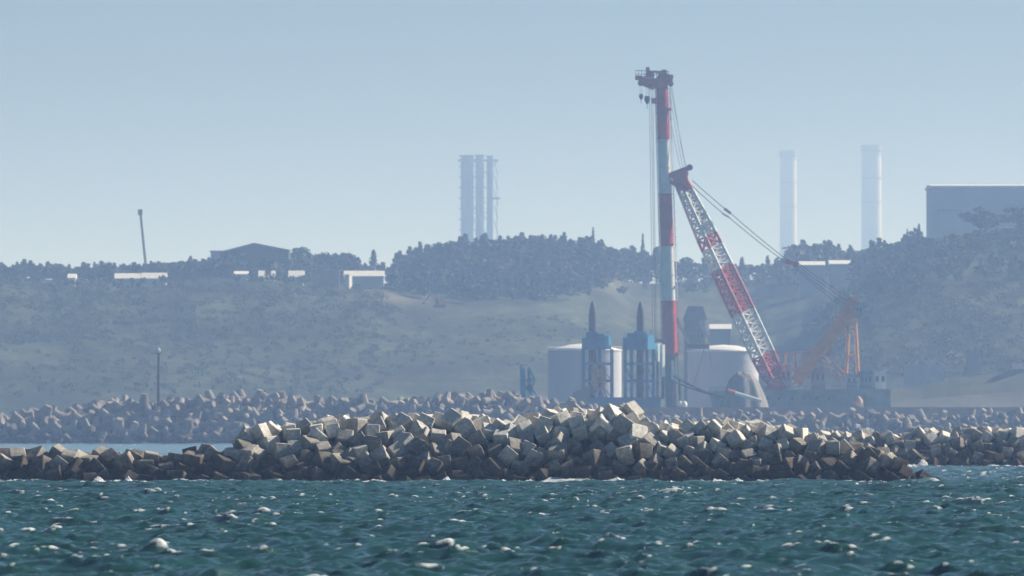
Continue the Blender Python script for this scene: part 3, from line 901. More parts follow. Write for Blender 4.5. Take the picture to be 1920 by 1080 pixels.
m = MB(); m.tube(Q(1560, 588.5, -2), Q(1572, 588.5, -2), 0.75, n=14); m.tube(Q(1572, 588.5, -2), Q(1582, 590, -2), .2, n=6); m.build('warning_lamp', mat('lamp_cream', (0.85, 0.6, 0.25), .5), crane)
m = MB()
for (xa, ya, xb, yb) in ((1541, 668, 1585, 714), (1546, 660, 1592, 708), (1536, 672, 1572, 716)):
    for yo in (-1.6, 1.6): m.tube(Q(xa, ya, yo), Q(xb, yb, yo), .16, n=6)
m.build('stay', M_brown, crane)
m = MB()
for yo in (-1.5, 1.5):
    m.tube(Q(1454, 664, yo), Q(1524, 658, yo), .16, n=6)
    for (xx, yt) in ((1473, 662.5), (1489, 661), (1492, 661), (1507, 660)): m.tube(Q(xx, yt, yo), Q(xx+1, 712, yo), .22, n=6)
m.build('catwalk_frame', M_brown, crane)
m = MB(); m.box((X(1530, dC), dC-3, Z(668, dC)), (X(1562, dC), dC+3, Z(664, dC))); m.box((X(1548, dC), dC-2, Z(664, dC)), (X(1561, dC), dC+2, Z(656, dC)))
m.build('platform', mat('rust_pink', (0.42, 0.2, 0.14), .8, var=.3), crane)
# deck houses
def deckhouse(x0, x1, y0, y1, ya, yb, mm, nwin, roof=True):
    m = MB(); m.box((X(x0, dC), dC+ya, Z(y1, dC)), (X(x1, dC), dC+yb, Z(y0, dC)))
    if roof: m.box((X(x0-1.5, dC), dC+ya-.3, Z(y0, dC)+.004), (X(x1+1.5, dC), dC+yb+.3, Z(y0, dC)+.3))
    h = m.build('deckhouse', mm, crane)
    m = MB()
    for k in range(nwin):
        cx = x0 + (x1-x0)*(k+.5)/nwin
        m.cbox((X(cx, dC), dC+ya-.02, Z(y0+(y1-y0)*.4, dC)), ((x1-x0)/nwin*.5*dC/F, .08, (y1-y0)*.28*dC/F))
    if nwin: m.build('window', M_glass, h)
deckhouse(1457, 1483, 684, 733, 2, 8, mat('cream_house', (.55, .53, .5), .7), 3)
deckhouse(1612, 1634, 698, 731, -6, 4, mat('bluegrey_house', (.16, .22, .30), .7), 3)
deckhouse(1586, 1606, 702, 731, -4, 6, mat('pale_house', (.45, .48, .52), .7), 2)
deckhouse(1638, 1660, 697, 731, -5, 5, M_white, 2)
deckhouse(1520, 1548, 690, 733, 3, 10, mat('bluegrey_house2', (.26, .33, .42), .7), 3)
m = MB(); m.box((X(1622, dC), dC-9, -1), (X(1668, dC), dC+11, Z(730, dC))); m.build('stern_platform', M_hull, crane)

# ------------------------------------------------------------------ jack-up barge with two blue spud towers
dJ = 2850.0
def J_(px, py, dd=0.0):
    p = P(px, py, dJ); p.y += dd; return p
jack = empty('jack_up_barge', Vector((X(1160, dJ), dJ, 0)), 'blue jack up work barge with two framed towers and dark spud legs', 'barge')
m = MB(); m.box((X(1080, dJ), dJ-9, -1), (X(1238, dJ), dJ+9, Z(748, dJ))); m.box((X(1078, dJ), dJ-9.3, Z(748, dJ)+.004), (X(1240, dJ), dJ+9.3, Z(745, dJ)))
m.build('hull', M_blue, jack)
def spud_tower(x0, x1, cols, xs, ytop, ytip, ycyan):
    """x0..x1 head span, cols column positions, xs spud axis"""
    m = MB()
    m.box((X(x0, dJ), dJ-4.2, Z(656, dJ)), (X(x1-11, dJ), dJ+4.2, Z(ytop+6, dJ)))
    m.box((X(x0+8, dJ), dJ-3, Z(ytop+6, dJ)+.003), (X(x1-13, dJ), dJ+3, Z(ytop-2, dJ)))
    m.box((X(xs-12, dJ), dJ-2.4, Z(ytop-2, dJ)), (X(xs+9, dJ), dJ+2.4, Z(ytop-6, dJ)))
    t = m.build('tower', M_blue, jack)
    m = MB(); m.beam(J_(x1-12, 655, -3.2), J_(x1-12, ycyan, -3.2), 2.7, 2.7, side=(.707, .707, 0))  # turned box in lighter blue, added as the head's sunlit right face
    m.tube(J_(x1-6, ycyan), J_(x1-6, ycyan-10), .18, n=6); m.tube(J_(x1-9, ycyan-8), J_(x1-2, ycyan-8), .14, n=6)
    m.build('sunlit_end', M_cyan, t)
    for k, cx in enumerate(cols):
        m = MB()
        for yo in (-3.6, 3.6): m.beam(J_(cx, 655, yo), J_(cx+.4, 748, yo), 0.75, 0.95)
        m.build('column', M_blue if k < len(cols)-1 else M_blue, t)
    for yy in (682, 714):
        m = MB()
        for yo in (-3.6, 3.6): m.beam(J_(cols[0], yy, yo), J_(cols[-1], yy, yo), .55, .75)
        for cx in (cols[0], cols[-1]): m.beam(J_(cx, yy, -3.6), J_(cx, yy, 3.6), .5, .6, side=(1, 0, 0))
        m.build('crossbeam', M_cyan if yy == 682 else M_blue, t)
    m = MB()
    for k in range(2):
        a, b_ = cols[-2], cols[-1]
        m.tube(J_(a, 682+32*k, 3.6), J_(b_, 714+32*k, 3.6), .18, n=6)
    m.tube(J_(cols[0], 682, 3.6), J_(cols[1], 714, 3.6), .18, n=6)
    m.build('brace', M_blue, t)
    m = MB(); c = J_(xs, 0); c.z = 0
    zt = Z(ytip, dJ); r_ = 7.0*dJ/F
    m.lathe((c.x, dJ, 0), [(r_*1.15, -3), (r_*1.15, Z(690, dJ)), (r_, Z(655, dJ)), (r_, zt-4.5), (r_*.82, zt-2.2), (r_*.45, zt-.5), (r_*.2, zt)], 18)
    m.build('spud', M_spud, t, True)
    m = MB()
    for k in range(10): m.tube(J_(x0+1+k*4.2, ytop+6, -4), J_(x0+1+k*4.2, ytop-1, -4), .05, n=5)
    m.tube(J_(x0+1, ytop-1, -4), J_(x0+39, ytop-1, -4), .05, n=5)
    m.build('railing', M_blue, t)
spud_tower(1091, 1146, (1093.5, 1124, 1147), 1111, 628, 565, 630)
spud_tower(1168, 1226, (1172, 1184, 1213, 1225), 1201, 627, 566, 629)
# white pile case and orange drilling rig on the barge
m = MB(); m.beam(J_(1242, 706, -1), J_(1242, 646, -1), 1.1, 1.1, side=(.707, .707, 0)); m.beam(J_(1233, 678), J_(1233, 644), 1.5, 1.5, side=(.707, .707, 0))
m.mat(1).tube(J_(1243, 706), J_(1243, 748), .5, n=8); m.tube(J_(1233, 678), J_(1233, 748), .4, n=8)
m.build('pile_casing', [M_white, M_steel], jack)
m = MB()
for (xa, xb) in ((1113, 1114), (1132, 1131)):
    m.beam(J_(xa, 688, -5.4), J_(xb, 722, -5.4), 1.1, 1.1, side=(.707, .707, 0))
m.beam(J_(1112, 690, -5.4), J_(1122, 682, -5.4), 1.2, .9); m.beam(J_(1122, 682, -5.4), J_(1133, 690, -5.4), 1.2, .9)
m.beam(J_(1113, 722, -5.4), J_(1126, 732, -5.4), 1.2, .9); m.beam(J_(1131, 722, -5.4), J_(1126, 732, -5.4), 1.2, .9)
m.beam(J_(1127, 718, -5), J_(1127, 691, -5), 1.5, 1.5, side=(.707, .707, 0))
for k in range(3): m.beam(J_(1113, 696+9*k, -5.4), J_(1131, 696+9*k, -5.4), .5, .35)
m.tube(J_(1114, 722, -5.4), J_(1117, 752, -5.4), .35, n=6); m.tube(J_(1130, 722, -5.4), J_(1140, 752, -5.4), .25, n=6); m.tube(J_(1127, 730, -5.4), J_(1133, 752, -5.4), .3, n=6)
m.build('drill_frame', mat('paint_salmon', (0.72, 0.26, 0.12), .6, var=.2), jack)
m = MB()
m.add([J_(1259, 676), J_(1263, 676), J_(1266, 700), J_(1278, 706), J_(1278, 712), J_(1259, 712), J_(1259, 676, 2), J_(1263, 676, 2), J_(1266, 700, 2), J_(1278, 706, 2), J_(1278, 712, 2), J_(1259, 712, 2)],
      [(5,4,3,2,1,0), (6,7,8,9,10,11), (0,1,7,6), (1,2,8,7), (2,3,9,8), (3,4,10,9), (4,5,11,10), (5,0,6,11)])
m.mat(1).tube(J_(1261, 712, 1), J_(1261, 760, 1), .4, n=8); m.tube(J_(1275, 712, 1), J_(1275, 760, 1), .4, n=8)
o = m.build('guide_frame', [M_white, M_steel], None); tag(o, 'white stepped guide frame at the foot of the banded crane tower', 'frame')

# blue winch frame standing on the tetrapod bank
d = 2660
w = empty('winch_frame', P(986, 745, d), 'small blue two pronged winch frame behind the tetrapod bank', 'winch')
m = MB()
m.beam(P(977, 745, d), P(976.5, 684, d), 1.3, .5); m.beam(P(981, 745, d), P(980, 690, d), 1.2, .8); m.beam(P(984, 745, d), P(983, 692, d), 1.0, .6)
m.build('upright', M_blue, w)
m = MB(); m.beam(P(990, 745, d), P(991, 688, d), 1.2, .5); m.beam(P(996, 745, d), P(991, 692, d), 1.2, .9); m.beam(P(1003, 712, d), P(992, 690, d), 1.0, .5)
m.beam(P(986, 714, d), P(1003, 711, d), 1.2, .8); m.beam(P(997, 728, d), P(1003, 712, d), 1.0, .5); m.beam(P(997, 728, d), P(1008, 745, d), 1.0, .4); m.build('strut', M_cyan, w)
m = MB(); m.disc(P(992, 728, d), 1.0, 1.2); m.build('drum', M_blue, w)

# ------------------------------------------------------------------ storage tanks and harbour works
def tank(x0, x1, ytop, d, label, rise=2.4):
    r_ = (x1-x0)/2*d/F; cx = X((x0+x1)/2, d); zt = Z(ytop, d)
    t = empty('storage_tank', (cx, d+r_, 5), label, 'tank', 'storage tanks behind the quay')
    m = MB(); m.lathe((cx, d+r_, 0), [(r_, 4), (r_, zt)], 64)
    m.build('shell', M_tank, t, False)
    m = MB()
    for k in range(1, 8): m.lathe((cx, d+r_, 0), [(r_+.06, 4+(zt-4)*k/8-.12), (r_+.06, 4+(zt-4)*k/8+.12)], 64)
    m.build('stiffener_ring', M_tank, t)
    m = MB(); m.lathe((cx, d+r_, zt), [(r_+.25, 0), (r_+.25, .25), (r_*.75, rise*.45), (r_*.4, rise*.85), (.3, rise)], 64)
    m.build('roof', M_roofw, t, True)
    m = MB()
    for k in range(44):
        a = 2*math.pi*k/44; c = Vector((cx+r_*math.cos(a), d+r_+r_*math.sin(a), zt+.25)); m.tube(c, c+Vector((0, 0, 1.1)), .04, n=4)
        a2 = 2*math.pi*(k+1)/44; c2 = Vector((cx+r_*math.cos(a2), d+r_+r_*math.sin(a2), zt+1.35)); m.tube(c+Vector((0, 0, 1.1)), c2, .04, n=4)
    m.build('railing', M_roofw, t)
tank(1028, 1166, 657, 3230, 'broad pale storage tank with white roof behind the blue towers')
tank(1290, 1424, 659, 3260, 'broad pale storage tank with white roof behind the boom foot')

# dark hopper tower behind the banded mast
d = 3380
t = empty('hopper_tower', P(1300, 690, d), 'dark hazy hopper tower with slanting conveyor behind the banded mast', 'tower')
m = MB(); m.box((X(1283, d), d, 4), (X(1322, d), d+7, Z(600, d)))
m.add([(X(1280, d), d-.5, Z(600, d)+.01), (X(1326, d), d-.5, Z(600, d)+.01), (X(1326, d), d+7.5, Z(600, d)+.01), (X(1280, d), d+7.5, Z(600, d)+.01), (X(1290, d), d+1, Z(574, d)), (X(1318, d), d+1, Z(574, d)), (X(1318, d), d+6, Z(574, d)), (X(1290, d), d+6, Z(574, d))],
      [(0,3,2,1),(4,5,6,7),(0,1,5,4),(1,2,6,5),(2,3,7,6),(3,0,4,7)])
m.build('hopper', M_greyd, t)
m = MB(); m.beam(P(1268, 598, d-3), P(1296, 652, d-3), 2, 1.2); m.beam(P(1312, 602, d-2), P(1336, 650, d-2), 2, 1.0); m.build('conveyor', M_conc, t)
m = MB()
for k in range(5): m.cbox(P(1288+k*7, 630, d-.02), (.7, .08, 1.2))
m.build('window', M_glass, t)

def shed(name, x0, x1, ytop, ybot, d, depth, wall, roof, label, rise=0.35, over=.4, cat='building', nwin=0, pitch=0.0, group=None):
    zt, zb = Z(ytop, d), Z(ybot, d)
    zg = min(float(ground_z((X(x0, d)+X(x1, d))/2, d)[0]), zb)-1.5
    s = empty(name, ((X(x0, d)+X(x1, d))/2, d+depth/2, zg), label, cat, group)
    xa, xb = X(x0, d), X(x1, d)
    w = MB().box((xa, d, zg), (xb, d+depth, zt)).build('wall', wall, s)
    m = MB()
    # shallow gable, ridge parallel to the front
    ym = d+depth/2
    e = zt+.004
    m.add([(xa-over, d-over, e), (xb+over, d-over, e), (xb+over, d+depth+over, e), (xa-over, d+depth+over, e),
           (xa-over, d-over, e+rise), (xb+over, d-over, e+rise), (xb+over, d+depth+over, e+rise), (xa-over, d+depth+over, e+rise), (xa-over, ym, e+rise+pitch), (xb+over, ym, e+rise+pitch)],
          [(0,3,2,1), (0,1,5,4), (2,3,7,6), (4,5,9,8), (6,7,8,9), (1,2,6,9,5), (3,0,4,8,7)])
    m.build('roof', roof, s)
    for k in range(nwin):
        cx = xa + (xb-xa)*(k+.5)/nwin
        MB().cbox((cx, d-.02, zt-(zt-zb)*.45), ((xb-xa)/nwin*.45, .12, (zt-zb)*.35)).build('window', M_glass, s)
    return s
shed('works_shed', 1332, 1370, 618, 640, 3560, 10, M_grey, M_roofw, 'small shed with bright white roof left of the boom', .3, pitch=1.8, nwin=0)
# sand heap
def heap(name, cx, x0, x1, ytop, d, label, mm):
    r_ = np.random.default_rng(91)
    n = 40; rad = (x1-x0)/2*d/F; zt = Z(ytop, d); z0 = -1.0
    vs = []; fs = []
    rings = 9
    for k in range(rings+1):
        t = k/rings
        for i in range(n):
            a = 2*math.pi*i/n
            rr = rad*t*(1+.10*math.sin(3*a+1)+.05*math.sin(7*a))
            h = z0+(zt-z0)*(1-t**2.6)
            vs.append((X(cx, d)+rr*math.cos(a), d+rr*.8*math.sin(a), h + (r_.uniform(-.35, .35) if 0 < k < rings else 0)))
    for k in range(rings):
        for i in range(n):
            j = (i+1) % n; fs.append((k*n+i, (k+1)*n+i, (k+1)*n+j, k*n+j))
    o = MB().add(vs, fs).build(name, mm, None, True)
    return tag(o, label, 'heap')
heap('aggregate_heap', 1392, 1332, 1448, 698, 2810, 'rounded grey heap of aggregate left of the boom foot', M_sand)
# long pipe with orange end lying by the heap
d = 2780
m = MB(); m.tube(P(1378, 737, d), P(1428, 752, d), .55, n=10).mat(1).tube(P(1364, 733.5, d), P(1378, 737, d), .75, n=10)
o = m.build('dredge_pipe', [M_white, M_orange]); tag(o, 'white pipe with orange end leaning beside the grey heap', 'pipe')
d = 2815
m = MB()
sag(m, P(1262, 704, d), P(1330, 738, d), .3, .3); sag(m, P(1330, 738, d), P(1412, 752, d), .4, .3); sag(m, P(1266, 716, d), P(1360, 745, d), .5, .25)
o = m.build('mooring_boom', M_steel); tag(o, 'dark hoses sloping down from the banded tower foot to water', 'hose')
d = 3240
m = MB(); sag(m, P(1320, 655, d), P(1300, 722, d), .2, .14); sag(m, P(1331, 655, d), P(1336, 700, d), .3, .14)
m.cbox(P(1316, 650, d), (5, 1.2, 1.6)); m.cbox(P(1296, 649, d), (3, 1, 1.3))
o = m.build('discharge_hose', M_steel); tag(o, 'dark hoses hanging down the front of the right tank', 'hose')

# small boats and vehicles near the quay
def small_float(x, y, d, label, mm):
    m = MB(); c = P(x, y, d); m.lathe(c-Vector((0, 0, .8)), [(.2, -.4), (.75, 0), (.85, .6), (.6, 1.2), (.1, 1.6)], 12)
    o = m.build('mooring_buoy', mm, None, True); return tag(o, label, 'buoy', 'white buoys on the quay parapet')
d = 2626
small_float(1275, 757, d, 'left one of two round white buoys on the quay parapet', M_white)
small_float(1283, 757, d, 'right one of two round white buoys on the quay parapet', M_white)
m = MB(); c = P(1609, 752, d); m.lathe(c-Vector((0, 0, 1.4)), [(.5, 0), (1.1, .5), (1.3, 1.3), (.9, 2.2), (.3, 2.8)], 14)
o = m.build('tan_fender', mat('fender_tan', (.5, .33, .25), .8), None, True); tag(o, 'round tan fender hanging on the quay parapet', 'fender')

def truck(x, y, d, L, label, mm, flip=1):
    t = empty('truck', P(x, y, d), label, 'truck')
    c = P(x, y, d)
    m = MB(); m.box((c.x-L*.5, d-1.2, c.z+.9), (c.x+L*.18, d+1.2, c.z+3.0)); m.build('cargo_box', mm, t)
    m = MB(); m.box((c.x+L*.22, d-1.15, c.z+.7), (c.x+L*.5, d+1.15, c.z+2.6)); m.build('cab', mm, t)
    MB().cbox((c.x+L*.4, d-1.17, c.z+2.1), (L*.14, .06, .7)).build('window', M_glass, t)
    MB().box((c.x-L*.5, d-1.0, c.z+.55), (c.x+L*.5, d+1.0, c.z+.72)).build('chassis', M_steel, t)
    for xx in (-.38, -.1, .36):
        MB().tube((c.x+L*xx, d-1.25, c.z+.5), (c.x+L*xx, d+1.25, c.z+.5), .5, n=12).build('wheel', M_steel, t)
truck(1914, 697, 3206, 5.4, 'white truck on the embankment at the right edge', M_white)

def excavator(x, y, d, s, mm, label):
    """s scale, standing at the photo point"""
    e = empty('excavator', P(x, y, d), label, 'excavator')
    c = P(x, y, d)
    m = MB()
    for yo in (-1.2, 1.2): m.box((c.x-2*s, d+yo-.35, c.z), (c.x+2*s, d+yo+.35, c.z+.9*s))
    m.build('track', M_steel, e)
    m = MB(); m.box((c.x-.4*s, d-1.3, c.z+1.0*s), (c.x+2.6*s, d+1.3, c.z+2.2*s)); m.build('body', mm, e)
    m = MB(); m.box((c.x-1.4*s, d-1.3, c.z+1.0*s), (c.x-.45*s, d+.1, c.z+3.0*s)); m.build('cab', M_glass, e)
    m = MB(); m.beam(c+Vector((.2*s, 0, 1.8*s)), c+Vector((-2.4*s, 0, 4.6*s)), .6, .8*s); m.build('boom', mm, e)
    m = MB(); m.beam(c+Vector((-2.4*s, 0, 4.7*s)), c+Vector((-5.2*s, 0, 1.6*s)), .5, .6*s); m.build('arm', mm, e)
    m = MB(); b0 = c+Vector((-5.2*s, 0, 1.5*s)); m.add([b0+Vector((-.5, -.7, .3)), b0+Vector((.7, -.7, .3)), b0+Vector((.3, -.7, -1.0)), b0+Vector((-.5, .7, .3)), b0+Vector((.7, .7, .3)), b0+Vector((.3, .7, -1.0))],
        [(0,2,1), (3,4,5), (0,1,4,3), (1,2,5,4), (2,0,3,5)]); m.build('bucket', M_steel, e)
excavator(824, 577, 3860, 1.25, mat('excavator_yellow', (0.85, .42, .10), .5, var=.1), 'orange excavator with raised arm on the bare terrace')
excavator(1790, 672, 3350, .55, mat('excavator_cream', (.80, .66, .42), .6, var=.1), 'small pale yellow excavator below the right wooded hill')

# sheet pile fences on the right works ground
for (x0, x1, y0, y1, d, lab) in ((1694, 1770, 682, 722, 3300, 'longer bluish sheet pile fence below the right hill'), (1812, 1836, 655, 712, 3290, 'tall dark sheet pile panel below the right hill')):
    f = empty('sheet_fence', P((x0+x1)/2, y1, d), lab, 'fence', 'sheet pile fences')
    n = int((x1-x0)/8)
    for k in range(n):
        xa = x0+(x1-x0)*k/n; xb = x0+(x1-x0)*(k+1)/n
        yo = .25*(k % 2)
        MB().box((X(xa, d)+.03, d+yo, Z(y1+8, d)), (X(xb, d)-.03, d+yo+.3, Z(y0+2*math.sin(k*2.1), d))).build('sheet_panel', MATS['bluegrey_house2'] if x0 < 1800 else MATS['bluegrey_house'], f)

# ------------------------------------------------------------------ buildings on the ridge
M_cream = mat('cream_wall', (0.72, 0.70, 0.66), .8, var=.08)
shed('ridge_building', 646, 719, 519, 542, 3985, 10, M_grey, M_roofw, 'low grey hall with long white roof beside the central wood', .3, pitch=2.3, cat='building', nwin=0)
s = empty('ridge_annex', P(652, 542, 3975), 'bright white block at the left end of the long roofed hall', 'building')
MB().beam(P(653, 550, 3972), P(653, 516, 3972), 2.3, 2.3, side=(.5, .866, 0)).build('wall', M_cream, s)
MB().beam(P(653, 516, 3972), P(653, 514.5, 3972), 2.6, 2.6, side=(.5, .866, 0)).build('roof', M_roofw, s)
LOW = [(216, 262, 513, 525, 'white low building behind trees, left half of the long white pair'), (266, 311, 512, 525, 'white low building behind trees, right half of the long white pair'),
       (128, 141, 514, 524, 'tiny white hut on the far left ridge'), (440, 464, 509, 517, 'flat cream hut left of the ridge middle'), (486, 496, 508, 522, 'narrow cream hut left of a darker gap on the ridge'),
       (504, 514, 508, 522, 'narrow pinkish cream hut right of a darker gap on the ridge'), (542, 569, 508, 522, 'square bright white hut below the right corner of the gabled hall')]
for (x0, x1, y0, y1, lab) in LOW:
    shed('white_building', x0, x1, y1-2, y1+4, 3925, 9, M_cream, M_roofw, lab, .25, pitch=(y1-y0-2)*.215, nwin=0, group='white huts along the ridge')
shed('grey_building', 395, 416, 472, 520, 4200, 16, mat('pinkgrey_wall', (.42, .40, .42), .8), M_conc, 'grey block building at the left end of the ridge wood', .5, nwin=2)
shed('roofed_building', 1500, 1546, 498, 520, 4240, 10, M_grey, M_roofw, 'left of two grey halls with bright roofs below the right chimneys', .3, pitch=1.7, nwin=0, group='bright roofed halls')
shed('roofed_building', 1556, 1600, 496, 520, 4240, 10, M_grey, M_roofw, 'right of two grey halls with bright roofs below the right chimneys', .3, pitch=1.7, nwin=0, group='bright roofed halls')
# scaffold frame
d = 3940
mat('netting_grey', (.22, .19, .20), .95, var=.3, scale=.4)
s = empty('scaffold', P(612, 545, d), 'pale scaffold frame standing in front of the ridge trees', 'scaffold')
for k in range(8):
    MB().beam(P(584+k*8+(k*7 % 3), 552, d), P(584+k*8+(k*7 % 3), 492+(k*5 % 7), d), .2).build('post', MATS['netting_grey'], s)
for k in range(5):
    MB().beam(P(583, 498+k*12, d), P(641, 498+k*12, d), .16).build('ledger', MATS['netting_grey'], s)
m = MB(); m.box((X(588, d), d+1, Z(552, d)), (X(636, d), d+6, Z(505, d))); m.build('netting', mat('netting_grey', (.16, .15, .17), .95, var=.3, scale=.4), s)
# dark gabled hall
d = 4060
gh = empty('gabled_hall', P(477, 510, d), 'wide dark gabled hall on the ridge left of the scaffold', 'building')
ga, gb, gr = X(413, d), X(541, d), X(476, d)
ze1, ze2, zr, z0 = Z(474, d), Z(470, d), Z(457, d), Z(530, d)
M_dkw = mat('dark_cladding', (.055, .07, .075), .85, var=.2, scale=.2)
m = MB()
dep = 34
m.add([(ga, d, z0), (gb, d, z0), (gb, d, ze2), (gr, d, zr), (ga, d, ze1), (ga, d+dep, z0), (gb, d+dep, z0), (gb, d+dep, ze2), (gr, d+dep, zr), (ga, d+dep, ze1)],
      [(0,1,2,3,4), (9,8,7,6,5), (0,5,6,1), (1,6,7,2), (2,7,8,3), (3,8,9,4), (4,9,5,0)])
wl_ = m.build('wall', M_dkw, gh)
m = MB()
for (xa_, za_, xb_, zb_) in ((ga-.6, ze1, gr, zr), (gr, zr, gb+.6, ze2)):
    m.add([(xa_, d-.5, za_+.02), (xb_, d-.5, zb_+.02), (xb_, d+dep+.5, zb_+.02), (xa_, d+dep+.5, za_+.02), (xa_, d-.5, za_+.4), (xb_, d-.5, zb_+.4), (xb_, d+dep+.5, zb_+.4), (xa_, d+dep+.5, za_+.4)],
          [(0,3,2,1),(4,5,6,7),(0,1,5,4),(1,2,6,5),(2,3,7,6),(3,0,4,7)])
m.build('roof', M_conc, gh)
for (cx, cy, ww) in ((428, 482, 2.6), (455, 477, 2.0)):
    MB().cbox((X(cx, d), d-.05, Z(cy, d)), (ww, .12, 1.4)).build('window', mat('pale_pane', (.35, .38, .42), .3), wl_)
MB().tube((gb+.1, d-.3, z0), (gb+.1, d-.3, ze2), .22, n=8).build('downpipe', M_conc, gh)
d = 3980
lm = empty('mobile_crane', P(276, 535, d), 'leaning dark lattice crane jib rising above the left ridge trees', 'crane')
m = MB(); pa, pb = P(275.5, 520, d), P(263, 397, d); ax = (pb-pa).normalized(); sx = Vector((1, 0, 0)); sx = (sx-ax*sx.dot(ax)).normalized(); sy = ax.cross(sx)
NB = 24
def jc(t, k):
    h_ = .42*(1-.25*t); a, b_ = ((-1,-1),(1,-1),(1,1),(-1,1))[k]; return pa.lerp(pb, t)+sx*a*h_+sy*b_*h_
for k in range(NB):
    for c in range(4):
        m.tube(jc(k/NB, c), jc((k+1)/NB, c), .13, n=6); m.tube(jc(k/NB, c), jc((k+1)/NB, (c+1) % 4), .14, n=5); m.tube(jc(k/NB, c), jc(k/NB, (c+1) % 4), .12, n=5)
m.build('jib', M_steel, lm)
m = MB(); m.cbox(P(263, 398, d), (1.9, 1.6, 2.4)); m.build('jib_head', mat('jib_tan', (.5, .36, .16), .7), lm)
m = MB(); m.box((X(268, d), d-2, Z(538, d)), (X(286, d), d+2, Z(522, d))); m.build('carrier', M_grey, lm)

# big grey building on the right hill
d = 4600
g = empty('turbine_hall', P(1850, 440, d), 'big windowless grey building rising behind the trees at right', 'building')
xa, xb = X(1747, d), X(2140, d)
w = MB().box((xa, d, 40), (xb, d+60, Z(352, d))).build('wall', M_grey, g)
m = MB()
for k in range(34):
    xx = xa + 1.5+(xb-xa-3)*k/33; m.box((xx-.08, d-.14, Z(440, d)), (xx+.08, d-.003, Z(354, d)))
m.build('cladding_rib', M_grey, w)
m = MB(); m.box((xa-.6, d-.6, Z(352, d)+.004), (xb, d+60.6, Z(348, d))); m.mat(1)
e = Z(348, d)
m.mat(0).add([(xa-.6, d-.6, e+.003), (xb, d-.6, e+.003), (xb, d+60.6, e+.003), (xa-.6, d+60.6, e+.003), (xa-.6, d+30, e+1.2), (xb, d+30, e+1.2)], [(0,1,5,4), (2,3,4,5), (1,2,5), (3,0,4)])
m.build('roof', [M_roofw], g)
for k in range(6):
    MB().cbox((X(1761+k*8, d), d-.03, Z(395, d)), (1.5, .2, .9)).build('louvre', M_greyd, w)
m = MB(); m.box((xa, d-.05, Z(401, d)), (X(1846, d), d-.002, Z(400, d))); m.build('ledge', M_greyd, w)

# ------------------------------------------------------------------ chimneys and the exhaust stack cluster
def chimney(x, w_, ytop, d, label):
    c = empty('chimney', P(x, 470, d), label, 'chimney', 'tall pale chimneys')
    r_ = w_/2*d/F; zt = Z(ytop, d); cx = X(x, d)
    MB().lathe((cx, d, 0), [(r_*1.06, 40), (r_*.97, zt-9)], 40).build('shaft', M_chim, c, False)
    MB().lathe((cx, d, 0), [(r_*1.0, zt-9), (r_*1.06, zt-8.5), (r_*1.06, zt), (r_*.8, zt)], 40).build('cap_band', mat('cap_dark', (.14, .15, .17), .8), c)
    m = MB()
    for k in range(3): m.lathe((cx, d, 0), [(r_*1.1, zt-12-k*32), (r_*1.1, zt-11.4-k*32)], 40)
    m.build('platform_ring', MATS['cap_dark'], c)
chimney(1478, 32, 282, 13000, 'left one of two ghostly pale chimneys in the haze')
chimney(1634, 38, 272, 12700, 'right and taller of two ghostly pale chimneys in the haze')

d = 9000
M_ex = mat('stack_steel', (.13, .17, .24), .7, var=.15, scale=.1)
ex = empty('exhaust_stacks', P(895, 470, d), 'cluster of lattice braced exhaust stacks rising above the central wood', 'stack')
k_ = d/F
for (x, w_, yt, yo) in ((876, 21, 293, 0), (899.5, 13, 292, 6), (918.5, 9, 294, -3)):
    r_ = w_/2*k_; zt = Z(yt, d)
    st = MB().lathe((X(x, d), d+yo, 0), [(r_, 45), (r_*.95, zt)], 22).build('stack', M_ex, ex, False)
    m = MB(); ro = r_*1.42
    H = [40+i*(zt-40)/22 for i in range(23)]
    for i, z in enumerate(H):
        m.lathe((X(x, d), d+yo, z), [(r_*1.02, 0), (ro*1.02, 0), (ro*1.08, .2), (ro*1.08, 1.0), (r_*1.02, .8)], 8)
    for a in range(4):
        an = math.pi/4+a*math.pi/2; c1 = Vector((ro*1.05*math.cos(an), ro*1.05*math.sin(an), 0))
        an2 = an+math.pi/2; c2 = Vector((ro*1.05*math.cos(an2), ro*1.05*math.sin(an2), 0))
        o_ = Vector((X(x, d), d+yo, 0))
        m.tube(o_+c1+Vector((0, 0, 40)), o_+c1+Vector((0, 0, zt-2)), .6, n=6)
        for i in range(0, 22, 2):
            m.tube(o_+c1+Vector((0, 0, H[i])), o_+c2+Vector((0, 0, H[i+2])), .26, n=5); m.tube(o_+c2+Vector((0, 0, H[i])), o_+c1+Vector((0, 0, H[i+2])), .26, n=5)
    m.build('lattice', M_ex, st)
m = MB()
m.box((X(859, d), d-4, Z(303, d)), (X(896, d), d+4, Z(299, d)))
m.box((X(908, d), d-6, Z(303, d)), (X(934, d), d+2, Z(299, d))); m.beam(P(934, 300, d), P(918, 320, d), 1.4, .8)
m.box((X(912, d), d-4, Z(374, d)), (X(938, d), d+2, Z(370, d)))
for yy in (322, 398):
    m.box((X(864, d), d-3, Z(yy+1.4, d)), (X(926, d), d+5, Z(yy, d)))
for k in range(5):
    ya_ = 300+k*28; m.beam(P(886, ya_, d), P(914, ya_+28, d), .7, .7); m.beam(P(926, ya_, d-3), P(934, ya_+28, d-3), .6, .6)
m.build('gallery', M_ex, ex)
m = MB(); m.tube(P(932, 480, d), P(932, 330, d), .55, .4, 8)
m.build('vent_pipe', M_chim, ex)

